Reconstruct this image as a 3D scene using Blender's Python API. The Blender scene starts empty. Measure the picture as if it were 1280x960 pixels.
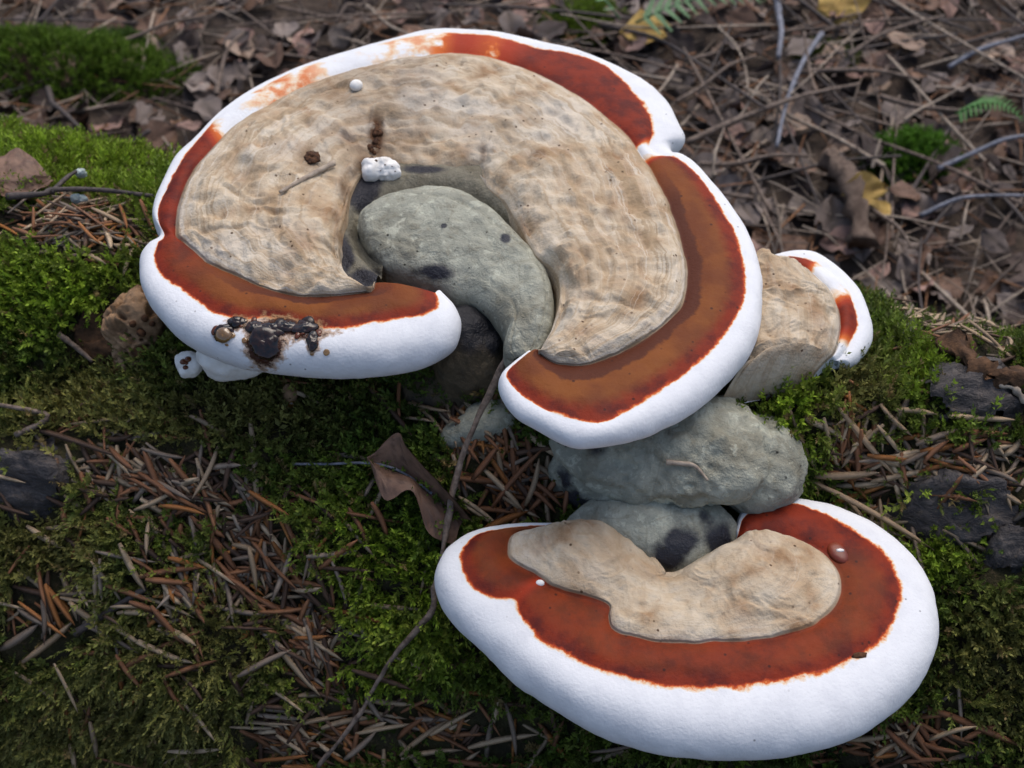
import bpy, bmesh, math, random
import numpy as np
from mathutils import Vector, Matrix
from mathutils.bvhtree import BVHTree
random.seed(7); RNG = np.random.default_rng(7)
sc = bpy.context.scene
COL = sc.collection
R_ = math.radians

# ------------------------------------------------------------------ camera, sky, sun, exposure
PITCH = R_(48.0)                                   # the camera looks down at the log
CAM = np.array([0.0, -0.258, 0.527])               # metres; the ground is z = 0
FPX = 1545.0                                       # focal length in pixels of a 1280 wide picture
cam = bpy.data.cameras.new('camera')
cam.sensor_width = 36.0; cam.lens = 36.0*FPX/1280.0
cam.clip_start = 0.01; cam.clip_end = 500.0
cam.dof.use_dof = True; cam.dof.focus_distance = 0.392; cam.dof.aperture_fstop = 19.0
co = bpy.data.objects.new('camera', cam); COL.objects.link(co)
co.location = CAM; co.rotation_euler = (math.pi/2-PITCH, 0, 0)
sc.camera = co
sc.render.engine = 'CYCLES'; sc.cycles.max_bounces = 5; sc.cycles.diffuse_bounces = 3; sc.cycles.glossy_bounces = 2; sc.cycles.transmission_bounces = 3

SUN_EL, SUN_AZ = R_(62), R_(28)                     # azimuth measured from +Y towards +X
wd = bpy.data.worlds.new('World'); sc.world = wd; wd.use_nodes = True
nt = wd.node_tree; bg = nt.nodes['Background']
sky = nt.nodes.new('ShaderNodeTexSky'); sky.sky_type = 'NISHITA'; sky.sun_disc = False
sky.sun_elevation = SUN_EL; sky.sun_rotation = SUN_AZ; sky.air_density = 1.0; sky.dust_density = 4.0
nt.links.new(sky.outputs[0], bg.inputs[0]); bg.inputs[1].default_value = 0.14
sl = bpy.data.lights.new('sun', 'SUN'); sl.energy = 0.9; sl.angle = R_(50); sl.color = (1.0, 0.95, 0.88)
so = bpy.data.objects.new('sun', sl); COL.objects.link(so)
sd = Vector((math.sin(SUN_AZ)*math.cos(SUN_EL), math.cos(SUN_AZ)*math.cos(SUN_EL), math.sin(SUN_EL)))
so.rotation_euler = (-sd).to_track_quat('-Z', 'Y').to_euler()
so.location = (0.3, 0.5, 2.0)
sc.view_settings.view_transform = 'Standard'; sc.view_settings.look = 'None'
sc.view_settings.exposure = 0.5; sc.view_settings.gamma = 1.0
sc.view_settings.use_curve_mapping = False

# ------------------------------------------------------------------ helpers: measuring
_f = np.array([0, math.cos(PITCH), -math.sin(PITCH)]); _r = np.array([1.0, 0, 0]); _u = np.cross(_r, _f)
def ray(px, py):
    px = np.asarray(px, float); py = np.asarray(py, float)
    d = _f + ((px-640)/FPX)[..., None]*_r + ((480-py)/FPX)[..., None]*_u
    return d/np.linalg.norm(d, axis=-1, keepdims=True)
def at(px, py, z):
    """the point of height z that lies under a place measured in the photograph"""
    d = ray(px, py); z = np.asarray(z, float)
    return CAM + d*((z-CAM[2])/d[..., 2])[..., None]
def proj(P):
    v = np.asarray(P) - CAM
    w = v@_f
    return np.stack([640+FPX*(v@_r)/w, 480-FPX*(v@_u)/w], -1)
def hash01(i, j, k, s):
    h = (i.astype(np.int64)*374761393 + j.astype(np.int64)*668265263 + k.astype(np.int64)*2147483647 + s*974634777) & 0xffffffff
    h = ((h ^ (h >> 13))*1274126177) & 0xffffffff
    h = ((h ^ (h >> 16))*2246822519) & 0xffffffff
    return ((h ^ (h >> 15)) & 0xffffff)/float(0xffffff)
def vnoise(P, s=0):
    P = np.asarray(P, float); i = np.floor(P).astype(np.int64); f = P-i; u = f*f*f*(f*(f*6-15)+10)
    o = 0
    for a in (0, 1):
        for b in (0, 1):
            for c in (0, 1):
                w = (u[..., 0] if a else 1-u[..., 0])*(u[..., 1] if b else 1-u[..., 1])*(u[..., 2] if c else 1-u[..., 2])
                o = o + w*hash01(i[..., 0]+a, i[..., 1]+b, i[..., 2]+c, s)
    return o*2-1
def fbm(P, oct=4, s=0, g=0.5):
    P = np.asarray(P, float); o = 0; a = 1.0; t = 0
    for k in range(oct):
        o = o + a*vnoise(P*(2.03**k)+k*17.3, s+k); t += a; a *= g
    return o/t
def sstep(a, b, x):
    t = np.clip((x-a)/(b-a), 0, 1); return t*t*(3-2*t)
def catmull(P, u):
    """P (N,k) sampled at u in [0,N-1]"""
    P = np.asarray(P, float); n = len(P)
    i = np.clip(np.floor(u).astype(int), 0, n-2); f = (u-i)[:, None]
    p0 = P[np.clip(i-1, 0, n-1)]; p1 = P[i]; p2 = P[i+1]; p3 = P[np.clip(i+2, 0, n-1)]
    return 0.5*((2*p1)+(-p0+p2)*f+(2*p0-5*p1+4*p2-p3)*f*f+(-p0+3*p1-3*p2+p3)*f*f*f)

# ------------------------------------------------------------------ helpers: building
def tag(o, label=None, cat=None, group=None, kind=None):
    if label: o['label'] = label
    if cat: o['category'] = cat
    if group: o['group'] = group
    if kind: o['kind'] = kind
    return o
def mesh_np(name, V, F, mat=None, smooth=True, attrs=None, normals=None):
    """F: (n,3) or (n,4) int array"""
    V = np.asarray(V, np.float32); F = np.asarray(F, np.int32)
    me = bpy.data.meshes.new(name); n, k = F.shape
    me.vertices.add(len(V)); me.vertices.foreach_set('co', V.ravel())
    me.loops.add(n*k); me.loops.foreach_set('vertex_index', F.ravel())
    me.polygons.add(n); me.polygons.foreach_set('loop_start', np.arange(0, n*k, k, dtype=np.int32))
    me.polygons.foreach_set('use_smooth', np.full(n, smooth, bool))
    me.update(calc_edges=True)
    for a, v in (attrs or {}).items():
        v = np.asarray(v, np.float32)
        if v.ndim == 1:
            at_ = me.attributes.new(a, 'FLOAT', 'POINT'); at_.data.foreach_set('value', v)
        else:
            at_ = me.attributes.new(a, 'FLOAT_COLOR', 'POINT')
            at_.data.foreach_set('color', np.concatenate([v, np.ones((len(v), 1), np.float32)], 1).ravel())
    if mat: me.materials.append(mat)
    if normals is not None: me.normals_split_custom_set_from_vertices(np.asarray(normals, np.float32).tolist())
    return me
def link(name, me, parent=None, loc=None):
    o = bpy.data.objects.new(name, me); COL.objects.link(o)
    if parent is not None: o.parent = parent
    if loc is not None: o.location = loc
    return o
def grid_faces(n, m, closed_m=False, closed_n=False):
    i = np.arange(n if closed_n else n-1)[:, None]; j = np.arange(m if closed_m else m-1)[None, :]
    i2 = (i+1) % n; j2 = (j+1) % m
    return np.stack([i*m+j+0*i, i*m+j2+0*i, i2*m+j2, i2*m+j+0*j], -1).reshape(-1, 4)
def vnormals(V, F):
    fn = np.cross(V[F[:, 2]]-V[F[:, 0]], V[F[:, 3 if F.shape[1] == 4 else 1]]-V[F[:, 1 if F.shape[1] == 4 else 0]])
    if F.shape[1] == 3: fn = np.cross(V[F[:, 1]]-V[F[:, 0]], V[F[:, 2]]-V[F[:, 0]])
    N = np.zeros_like(V)
    for k in range(F.shape[1]): np.add.at(N, F[:, k], fn)
    return N/np.maximum(np.linalg.norm(N, axis=1, keepdims=True), 1e-12)
def tube_arrays(P, rad, sides=6, squash=1.0):
    """tapered tube through points P; rad per point"""
    P = np.asarray(P, float); n = len(P); rad = np.broadcast_to(rad, (n,))
    T = np.gradient(P, axis=0); T /= np.linalg.norm(T, axis=1, keepdims=True)+1e-12
    ref = np.array([0.13, 0.2, 0.97]); A = np.cross(T, ref); bad = np.linalg.norm(A, axis=1) < .1
    A[bad] = np.cross(T[bad], np.array([1, 0, 0.])); A /= np.linalg.norm(A, axis=1, keepdims=True); B = np.cross(T, A)
    th = np.linspace(0, 2*math.pi, sides, endpoint=False)
    V = P[:, None]+rad[:, None, None]*(np.cos(th)[None, :, None]*A[:, None]+squash*np.sin(th)[None, :, None]*B[:, None])
    V = np.concatenate([P[:1][None].repeat(sides, 1), V, P[-1:][None].repeat(sides, 1)], 0)
    return V.reshape(-1, 3), grid_faces(n+2, sides, True)

# ------------------------------------------------------------------ helpers: materials
class NT:
    def __init__(s, name):
        s.m = bpy.data.materials.new(name); s.m.use_nodes = True; s.t = s.m.node_tree; s.N = s.t.nodes; s.b = s.N['Principled BSDF']
        s.out = s.N['Material Output']
    def n(s, typ, **kw):
        x = s.N.new('ShaderNode'+typ)
        for k, v in kw.items(): setattr(x, k, v)
        return x
    def l(s, a, b): s.t.links.new(a, b)
    def put(s, sock, v):
        if isinstance(v, bpy.types.NodeSocket): s.l(v, sock)
        elif isinstance(v, (tuple, list)) and len(v) == 3 and sock.type == 'RGBA': sock.default_value = (*v, 1)
        else: sock.default_value = v
    def coord(s, kind='Object'): return s.n('TexCoord').outputs[kind]
    def geo(s): return s.n('NewGeometry').outputs['Position']
    def attr(s, a, out='Fac'): return s.n('Attribute', attribute_name=a).outputs[out]
    def noise(s, vec, scale, detail=4, rough=.55, dist=0, out=0):
        x = s.n('TexNoise'); s.l(vec, x.inputs['Vector']); x.inputs['Scale'].default_value = scale
        x.inputs['Detail'].default_value = detail; x.inputs['Roughness'].default_value = rough; x.inputs['Distortion'].default_value = dist
        return x.outputs[out]
    def voro(s, vec, scale, feature='F1', out=0, rnd=1):
        x = s.n('TexVoronoi', feature=feature); s.l(vec, x.inputs['Vector']); x.inputs['Scale'].default_value = scale
        x.inputs['Randomness'].default_value = rnd
        return x.outputs[out]
    def math(s, op, a, b=0, c=0, clamp=False):
        x = s.n('Math', operation=op, use_clamp=clamp)
        for k, v in enumerate((a, b, c)): s.put(x.inputs[k], v)
        return x.outputs[0]
    def ss(s, v, a, b, lo=0, hi=1):
        x = s.n('MapRange', interpolation_type='SMOOTHSTEP'); s.put(x.inputs[0], v)
        for k, q in enumerate((a, b, lo, hi)): s.put(x.inputs[k+1], q)
        return x.outputs[0]
    def mix(s, f, a, b, mode='MIX'):
        x = s.n('Mix', data_type='RGBA', blend_type=mode); s.put(x.inputs[0], f); s.put(x.inputs[6], a); s.put(x.inputs[7], b)
        return x.outputs[2]
    def ramp(s, f, stops):
        x = s.n('ValToRGB'); e = x.color_ramp.elements
        for k, (p, c) in enumerate(stops):
            q = e[k] if k < 2 else e.new(p)
            q.position = p; q.color = (*c, 1)
        s.put(x.inputs[0], f); return x.outputs[0]
    def vec(s, x, y, z):
        c = s.n('CombineXYZ'); s.put(c.inputs[0], x); s.put(c.inputs[1], y); s.put(c.inputs[2], z); return c.outputs[0]
    def bump(s, h, dist, strength=1.0):
        x = s.n('Bump'); s.l(h, x.inputs['Height']); x.inputs['Distance'].default_value = dist; x.inputs['Strength'].default_value = strength
        s.l(x.outputs[0], s.b.inputs['Normal']); return x
    def set(s, **kw):
        for k, v in kw.items(): s.put(s.b.inputs[{'col': 'Base Color', 'rough': 'Roughness', 'spec': 'Specular IOR Level', 'coat': 'Coat Weight',
                                              'coatr': 'Coat Roughness', 'trans': 'Transmission Weight', 'sss': 'Subsurface Weight'}[k]], v)
        return s.m

def mat_fungus():
    s = NT('bracket_fungus_skin'); p = s.coord()
    c = s.attr('zone'); redm = s.attr('redness'); och = s.attr('ochre'); aw = s.attr('dirt')
    n1 = s.noise(p, 120, 5, .6); n2 = s.noise(p, 420, 4, .6); n3 = s.noise(p, 45, 4, .55)
    # crust: soft growth bands plus blotches
    tar = s.attr('tar')
    cc = s.math('ADD', c, s.math('MULTIPLY', s.math('SUBTRACT', n3, .5), .35))
    band = s.noise(s.vec(s.math('MULTIPLY', cc, 7.0), s.math('MULTIPLY', n3, .8), 0.3), 1.3, 3, .6)
    n4 = s.noise(p, 24, 3, .5, .2); n5 = s.noise(p, 70, 4, .55, .3)
    band2 = s.noise(s.vec(s.math('MULTIPLY', s.math('ADD', c, s.math('MULTIPLY', n5, .16)), 22.0), s.math('MULTIPLY', n4, 2.0), 1.7), 1.0, 3, .6)
    bs = s.attr('bandmix')
    crust = s.ramp(n5, [(.30, (.55, .485, .385)), (.45, (.49, .405, .295)), (.57, (.41, .31, .205)), (.70, (.27, .165, .09))])
    crust = s.mix(s.ss(n4, .50, .68, 0, .75), crust, (.56, .51, .43))
    crust = s.mix(s.ss(n4, .44, .32, 0, .6), crust, (.39, .275, .17))
    crust = s.mix(s.math('MULTIPLY', s.ss(band, .48, .62), s.math('MULTIPLY', bs, .6)), crust, (.33, .23, .13))
    crust = s.mix(s.math('MULTIPLY', s.ss(band2, .52, .64), s.math('MULTIPLY', bs, s.ss(c, .15, .8, .2, .7))), crust, (.30, .215, .125))
    crust = s.mix(s.math('MULTIPLY', s.ss(band2, .46, .36), s.math('MULTIPLY', bs, s.ss(c, .2, .8, .2, .7))), crust, (.57, .51, .42))
    crust = s.mix(s.ss(n2, .58, .74, 0, .35), crust, (.29, .19, .105))
    dots = s.voro(p, 260); dsel = s.noise(p, 75, 1, .5)
    crust = s.mix(s.math('MULTIPLY', s.ss(dots, .17, .08), s.ss(dsel, .50, .62)), crust, (.08, .045, .025))
    crust = s.mix(s.ss(c, .97, .995, 0, .35), crust, (.30, .22, .12))
    crust = s.mix(s.math('MULTIPLY', aw, s.ss(n1, .25, .55)), crust, (.075, .034, .014))
    # red band
    cx = s.math('ADD', c, s.math('MULTIPLY', s.math('MAXIMUM', s.math('SUBTRACT', c, 2.0), 0.0), 2.5))
    cn = s.math('ADD', cx, s.math('MULTIPLY', s.math('SUBTRACT', n2, .5), .15))
    cn = s.math('ADD', cn, s.math('MULTIPLY', s.math('SUBTRACT', n1, .5), .16))
    deep = s.mix(s.ss(n1, .36, .68), (.185, .020, .006), (.080, .010, .007))
    ocol = s.mix(s.ss(n3, .4, .65), (.185, .056, .011), (.125, .033, .009))
    instripe = s.math('MULTIPLY', s.ss(s.math('ADD', cn, s.math('MULTIPLY', n3, .5)), 1.58, 1.50), s.ss(och, .7, 1.0))
    ocol = s.mix(instripe, ocol, (.075, .020, .009))
    red = s.mix(s.math('MULTIPLY', och, s.ss(cn, 1.88, 1.60)), deep, ocol)
    red = s.mix(s.ss(s.voro(p, 190), .13, .05, 0, .8), red, (.03, .01, .008))
    white = s.mix(s.ss(n1, .4, .75, 0, .6), (.66, .675, .695), (.54, .555, .585))
    white = s.mix(s.math('MULTIPLY', s.math('MULTIPLY', s.ss(s.voro(p, 210), .10, .05), s.ss(s.noise(p, 50, 2), .52, .6)), .7), white, (.12, .12, .12))
    f = s.math('MULTIPLY', s.ss(cn, 2.07, 1.93), redm)
    f = s.math('MULTIPLY', f, s.ss(s.math('ADD', redm, s.math('MULTIPLY', s.math('SUBTRACT', n1, .5), 1.6)), .12, .55))
    skin = s.ramp(f, [(0, (.66, .66, .66)), (.20, (.66, .50, .34)), (.45, (.55, .13, .022)), (.70, (.30, .030, .008)), (1.0, (.20, .024, .008))])
    skin = s.mix(s.ss(f, .10, 0.0), skin, white); skin = s.mix(s.ss(f, .72, .98), skin, red)
    isc = s.ss(c, .985, 1.012)
    col = s.mix(isc, crust, skin)
    tn = s.math('ADD', tar, s.math('MULTIPLY', s.math('SUBTRACT', n2, .5), .9))
    col = s.mix(s.ss(tn, .18, .42, 0, .8), col, (.33, .19, .09)); col = s.mix(s.ss(tn, .42, .62), col, (.05, .017, .008)); col = s.mix(s.ss(tn, .72, .95), col, (.008, .007, .010))
    onc = s.ss(c, 1.0, .97)
    h = s.math('ADD', s.math('MULTIPLY', s.noise(p, 900, 3, .6), s.math('ADD', .45, s.math('MULTIPLY', onc, .6))), s.math('MULTIPLY', band, s.math('MULTIPLY', onc, s.math('MULTIPLY', bs, .8))))
    h = s.math('ADD', h, s.math('MULTIPLY', s.math('ADD', n2, n1), s.math('ADD', .2, s.math('MULTIPLY', onc, 1.0))))
    h = s.math('ADD', h, s.math('MULTIPLY', s.ss(tn, .3, .7), s.math('MULTIPLY', n2, 3.0)))
    s.bump(h, .00055, .75)
    rough = s.math('ADD', s.math('MULTIPLY', f, -.14), s.math('ADD', .66, s.math('MULTIPLY', n2, .15)))
    rough = s.math('MULTIPLY', rough, s.ss(tn, .3, .6, 1, .2))
    s.set(col=col, rough=rough, spec=s.math('ADD', .25, s.math('MULTIPLY', f, -.12)))
    return s.m
def mat_old(name, base, dark, black, scale=1.0):
    s = NT(name); p = s.coord(); n1 = s.noise(p, 90*scale, 6, .62); n2 = s.noise(p, 420*scale, 5, .65); n3 = s.noise(p, 30*scale, 4, .6, .2)
    col = s.mix(s.ss(n1, .35, .68), base, tuple(x*.68 for x in base))
    col = s.mix(s.ss(n2, .55, .75, 0, .6), col, tuple(min(1, x*1.45) for x in base))
    col = s.mix(s.ss(n3, .50, .68, 0, .8), col, dark)
    n6 = s.noise(p, 150*scale, 5, .65, .25); col = s.mix(s.ss(n6, .54, .64, 0, .55), col, dark); col = s.mix(s.ss(n6, .44, .36, 0, .5), col, tuple(min(1, x*1.5) for x in base))
    crk = s.voro(p, 70*scale, 'DISTANCE_TO_EDGE'); crk = s.ss(s.math('ADD', crk, s.math('MULTIPLY', n1, .12)), .085, .05)
    col = s.mix(s.math('MULTIPLY', crk, .35), col, dark)
    st = s.attr('stain_shade'); stn = s.math('ADD', st, s.math('MULTIPLY', s.math('SUBTRACT', n1, .5), .9))
    col = s.mix(s.ss(stn, .35, .75), col, black)
    dots = s.math('MULTIPLY', s.ss(s.voro(p, 260), .17, .08), s.ss(s.noise(p, 60, 2), .48, .6))
    col = s.mix(dots, col, (.03, .028, .022))
    s.bump(s.math('ADD', s.math('ADD', n2, s.math('MULTIPLY', n6, 1.6)), s.math('MULTIPLY', s.noise(p, 1300, 3, .6), .5)), .0010, .85)
    return s.set(col=col, rough=s.ss(stn, .3, .8, .78, .42), spec=.3)
def mat_simple(name, a, b, scale=200, rough=.8, spec=.25, bumpd=.0004, coat=0, **kw):
    s = NT(name); p = s.coord(); n = s.noise(p, scale, 5, .6)
    col = s.mix(s.ss(n, .35, .68), a, b)
    s.bump(s.noise(p, scale*2.5, 4, .6), bumpd, .7)
    return s.set(col=col, rough=rough, spec=spec, coat=coat, **kw)
def mat_moss():
    s = NT('moss_leaf'); col = s.attr('tint', 'Color')
    tr = s.n('BsdfTranslucent'); s.l(col, tr.inputs[0]); s.set(col=col, rough=.6, spec=.25)
    mx = s.n('MixShader'); mx.inputs[0].default_value = .28
    s.l(s.b.outputs[0], mx.inputs[1]); s.l(tr.outputs[0], mx.inputs[2]); s.l(mx.outputs[0], s.out.inputs[0])
    return s.m
def mat_tint(name, rough=.7, spec=.3, streak=True):
    """for joined litter: the colour of every piece is stored on its own vertices"""
    s = NT(name); col = s.attr('tint', 'Color'); p = s.coord(); n = s.noise(p, 300, 4, .6)
    col = s.mix(s.ss(n, .35, .7, 0, .7), col, s.mix(1, col, (.42, .40, .40), 'MULTIPLY'))
    s.bump(n, .0005, .6)
    return s.set(col=col, rough=rough, spec=spec)
def mat_needle(name, a, b):
    s = NT(name); p = s.coord(); oi = s.n('ObjectInfo').outputs['Random']
    x = s.n('Mapping'); s.l(p, x.inputs[0]); x.inputs['Scale'].default_value = (40, 900, 900)
    n = s.noise(x.outputs[0], 1, 4, .6); big = s.noise(p, 160, 3, .6)
    col = s.mix(s.ss(n, .35, .65), a, b); col = s.mix(s.ss(big, .5, .72, 0, .7), col, tuple(v*.4 for v in a))
    col = s.mix(s.ss(oi, 0, 1, 0, .55), col, s.mix(1, col, (.5, .45, .42), 'MULTIPLY'))
    s.bump(n, .0003, .7)
    return s.set(col=col, rough=.55, spec=.35)
def mat_leaf(name, a, b, vein):
    s = NT(name); p = s.coord('Object'); n = s.noise(p, 160, 5, .6); n2 = s.noise(p, 45, 3, .5)
    col = s.mix(s.ss(n, .35, .68), a, b); col = s.mix(s.ss(n2, .5, .7, 0, .6), col, tuple(v*.45 for v in a))
    v = s.attr('vein'); col = s.mix(s.math('MULTIPLY', v, .75), col, vein)
    oi = s.n('ObjectInfo').outputs['Random']
    col = s.mix(s.ss(oi, 0, 1, 0, .5), col, s.mix(1, col, (.55, .5, .48), 'MULTIPLY'))
    s.bump(s.math('ADD', n, v), .0008, .7)
    return s.set(col=col, rough=.6, spec=.3)

M = {}
M['fungus'] = mat_fungus()
M['grey_old'] = mat_old('old_grey_crust', (.33, .335, .27), (.17, .155, .11), (.022, .023, .030))
M['collar'] = mat_old('old_brown_crust', (.19, .175, .13), (.10, .085, .055), (.012, .012, .018))
M['dark_old'] = mat_old('dark_weathered_crust', (.10, .075, .045), (.04, .034, .024), (.010, .010, .013))
M['brown_pore'] = mat_simple('brown_corky_flesh', (.30, .19, .11), (.13, .075, .04), 130, .85, .15, .0012)
M['white_flesh'] = mat_simple('white_young_flesh', (.78, .77, .74), (.62, .60, .56), 200, .7, .3, .0003)
M['hole'] = mat_simple('dark_brown_frass', (.09, .04, .018), (.03, .014, .008), 500, .8, .2, .0006)
s_ = NT('amber_droplet'); s_.set(col=(.50, .26, .06), rough=.05, spec=.6, trans=.75, coat=1.0); M['amber'] = s_.m
s_ = NT('dark_droplet'); s_.set(col=(.012, .006, .005), rough=.10, spec=.35); M['drop_dark'] = s_.m
s_ = NT('red_brown_droplet'); s_.set(col=(.11, .028, .008), rough=.10, spec=.4, trans=.2); M['drop_red'] = s_.m
s_ = NT('clear_droplet'); s_.set(col=(.75, .72, .66), rough=.06, spec=.6, trans=.8); M['drop_clear'] = s_.m
M['moss'] = mat_moss()
M['litter'] = mat_tint('litter_pieces')
NEEDLE = {'reddish brown': ((.30, .135, .062), (.17, .075, .038)), 'pale straw': ((.52, .39, .255), (.31, .215, .13)),
          'greyish': ((.30, .235, .18), (.16, .12, .09)), 'dark brown': ((.115, .066, .042), (.06, .035, .024)),
          'orange': ((.42, .17, .045), (.24, .09, .03))}
MN = {k: mat_needle(k.replace(' ', '_')+'_needle', *v) for k, v in NEEDLE.items()}
LEAF = {'brown': ((.155, .092, .062), (.085, .052, .038), (.06, .035, .025)), 'grey brown': ((.20, .165, .145), (.115, .092, .082), (.07, .055, .045)),
        'pale tan': ((.36, .27, .205), (.23, .165, .125), (.14, .09, .06)), 'dark': ((.06, .042, .036), (.032, .024, .022), (.02, .015, .012)),
        'pinkish': ((.30, .195, .16), (.17, .105, .085), (.10, .06, .05)), 'yellow': ((.62, .42, .12), (.45, .30, .09), (.30, .18, .05))}
LEAF = {k: tuple(tuple(min(.8, x*(1.0 if k == 'yellow' else 1.45)) for x in c) for c in v) for k, v in LEAF.items()}
ML = {k: mat_leaf(k.replace(' ', '_')+'_dead_leaf', *v) for k, v in LEAF.items()}
M['twig'] = mat_simple('grey_brown_twig_bark', (.20, .155, .125), (.085, .062, .05), 350, .8, .25, .0006)
M['twig_blue'] = mat_simple('blue_grey_twig_bark', (.20, .21, .25), (.10, .105, .125), 300, .7, .3, .0004)
M['twig_pale'] = mat_simple('pale_dry_stalk', (.36, .30, .235), (.20, .155, .12), 250, .75, .25, .0004)
M['twig_dark'] = mat_simple('dark_wet_twig_bark', (.075, .058, .052), (.035, .028, .026), 350, .6, .35, .0006)
M['lichen'] = mat_simple('pale_lichen', (.48, .55, .52), (.30, .36, .33), 500, .85, .2, .0006)
M['fern'] = mat_simple('fern_leaf', (.13, .23, .11), (.09, .17, .08), 120, .6, .3, .0003)
M['sprig'] = mat_simple('green_sprig_leaf', (.09, .22, .06), (.05, .15, .035), 200, .6, .3, .0003)
M['rotten'] = mat_simple('rotten_brown_wood', (.11, .058, .03), (.04, .023, .014), 220, .85, .2, .0012)
M['chunk'] = mat_simple('weathered_wood', (.15, .11, .085), (.08, .056, .044), 150, .85, .2, .001)
def mat_bark():
    s = NT('dark_log_bark'); p = s.coord()
    x = s.n('Mapping'); s.l(p, x.inputs[0]); x.inputs['Scale'].default_value = (1, 2.2, 2.2)
    n = s.noise(x.outputs[0], 90, 6, .65, .8); n2 = s.noise(p, 420, 5, .6)
    col = s.mix(s.ss(n, .38, .66), (.030, .027, .029), (.075, .065, .062)); col = s.mix(s.ss(n2, .58, .75, 0, .8), col, (.15, .115, .085))
    s.bump(s.math('ADD', n, s.math('MULTIPLY', n2, .5)), .003, .9)
    return s.set(col=col, rough=.55, spec=.4)
M['bark'] = mat_bark()
def mat_soil():
    s = NT('log_rot_and_humus'); p = s.coord(); n = s.noise(p, 70, 6, .65); n2 = s.noise(p, 500, 5, .65)
    col = s.mix(s.ss(n, .35, .65), (.030, .026, .016), (.050, .045, .020)); col = s.mix(s.ss(n2, .55, .72), col, (.085, .06, .036))
    s.bump(s.math('ADD', n, n2), .002, 1)
    return s.set(col=col, rough=.9, spec=.15)
M['humus'] = mat_soil()
def mat_ground():
    s = NT('forest_floor'); p = s.geo(); n = s.noise(p, 9, 6, .65); n2 = s.noise(p, 70, 6, .7); v = s.voro(p, 38, 'F1', 1)
    col = s.mix(s.ss(n2, .35, .68), (.05, .04, .034), (.125, .095, .075))
    col = s.mix(s.ss(n, .5, .7, 0, .6), col, (.13, .095, .075))
    s.bump(s.math('ADD', n2, n), .012, .8)
    return s.set(col=col, rough=.9, spec=.15)
M['ground'] = mat_ground()

# ------------------------------------------------------------------ the ground
nx = 181
gx = np.sinh(np.linspace(-6.2, 6.2, nx))*.12; X, Y = np.meshgrid(gx, gx+.3, indexing='ij')
GZ = lambda x, y: .018*fbm(np.stack([x*4, y*4, 0*x], -1), 4, 31)*np.clip(1, 0, 1)-.006 + .25*fbm(np.stack([x*.15, y*.15, 0*x+5], -1), 2, 33)*sstep(1.5, 12, np.hypot(x, y))
G = np.stack([X, Y, GZ(X, Y)], -1)
g = link('ground', mesh_np('ground', G.reshape(-1, 3), grid_faces(nx, nx)[:, ::-1], M['ground'])); tag(g, kind='structure')

# ------------------------------------------------------------------ the fallen log
LR, LZ = 0.14, 0.07
AX = np.array([1.0, -0.22, 0.0]); AX /= np.linalg.norm(AX)
PN = np.array([-0.22, -1.0, 0.0]); PN /= np.linalg.norm(PN)          # horizontal, towards the camera side
LC = np.array([0.0, 0.0955, LZ]); UPV = np.array([0, 0, 1.0])
BUMPS = [((1010, 510), .022, .010), ((620, 640), .03, -.004), ((480, 700), .03, .007), ((250, 760), .04, .007), ((200, 540), .035, .006), ((1200, 480), .03, .006),
         ((60, 330), .03, .006), ((100, 200), .035, .004), ((1180, 330), .03, .004), ((30, 590), .022, .006), ((1230, 780), .04, .008), ((130, 440), .02, -.012), ((1010, 650), .030, -.012), ((1120, 690), .030, -.010), ((650, 660), .02, -.004)]
def log_points(a, th, bumps=()):
    base = LC + a[..., None]*AX; dirv = np.cos(th)[..., None]*PN + np.sin(th)[..., None]*UPV
    P0 = base + LR*dirv
    r = LR + .011*fbm(P0*16, 3, 3) + .005*fbm(P0*48, 3, 8) + .0016*fbm(P0*150, 3, 9)
    tw = (th+math.pi) % (2*math.pi)-math.pi
    r = r+.050*sstep(R_(38), R_(-28), tw)*sstep(R_(-120), R_(-80), tw)
    r = r-(.026+.014*sstep(-.05, .15, a))*sstep(R_(72), R_(122), tw)*sstep(R_(230), R_(180), np.where(tw < 0, tw+2*math.pi, tw))
    for (c, rad, h) in bumps:
        r = r + h*np.exp(-((P0-c)**2).sum(-1)/(rad*rad))
    return base + r[..., None]*dirv
na, nth = 380, 300
aa = np.concatenate([np.linspace(-.9, -.3, 50)[:-1], np.linspace(-.3, .3, na-98), np.linspace(.3, .9, 50)[1:]]); na = len(aa)
A_, T_ = np.meshgrid(aa, np.linspace(0, 2*math.pi, nth, endpoint=False), indexing='ij')
LOGF = grid_faces(na, nth, True)
V0 = log_points(A_, T_).reshape(-1, 3)
bv0 = BVHTree.FromPolygons(V0.tolist(), LOGF.tolist())
def cast(bv, px, py):
    h = bv.ray_cast(Vector(CAM), Vector(ray(px, py)))
    return (np.array(h[0]), np.array(h[1])) if h[0] is not None else (None, None)
BW = [(cast(bv0, *p)[0], r, h) for p, r, h in BUMPS]; BW = [b for b in BW if b[0] is not None]
LOGV = log_points(A_, T_, BW)
Lz = LOGV.reshape(-1, 3)
BVL = BVHTree.FromPolygons(Lz.tolist(), LOGF.tolist())
LOGN = vnormals(Lz, LOGF)
if (LOGN*(Lz-(LC+((Lz-LC)@AX)[:, None]*AX))).sum() < 0: LOGN = -LOGN; LOGF = LOGF[:, ::-1]
caps = []
for row, s_ in ((0, -1), (na-1, 1)):
    caps.append((LC+aa[row]*AX+AX*.004*s_))
nv = len(Lz); Vc = np.concatenate([Lz, np.array(caps)])
capf = []
for k in range(nth):
    capf.append([k, (k+1) % nth, nv, nv]); capf.append([(na-1)*nth+(k+1) % nth, (na-1)*nth+k, nv+1, nv+1])
me = bpy.data.meshes.new('fallen_log')
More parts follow.
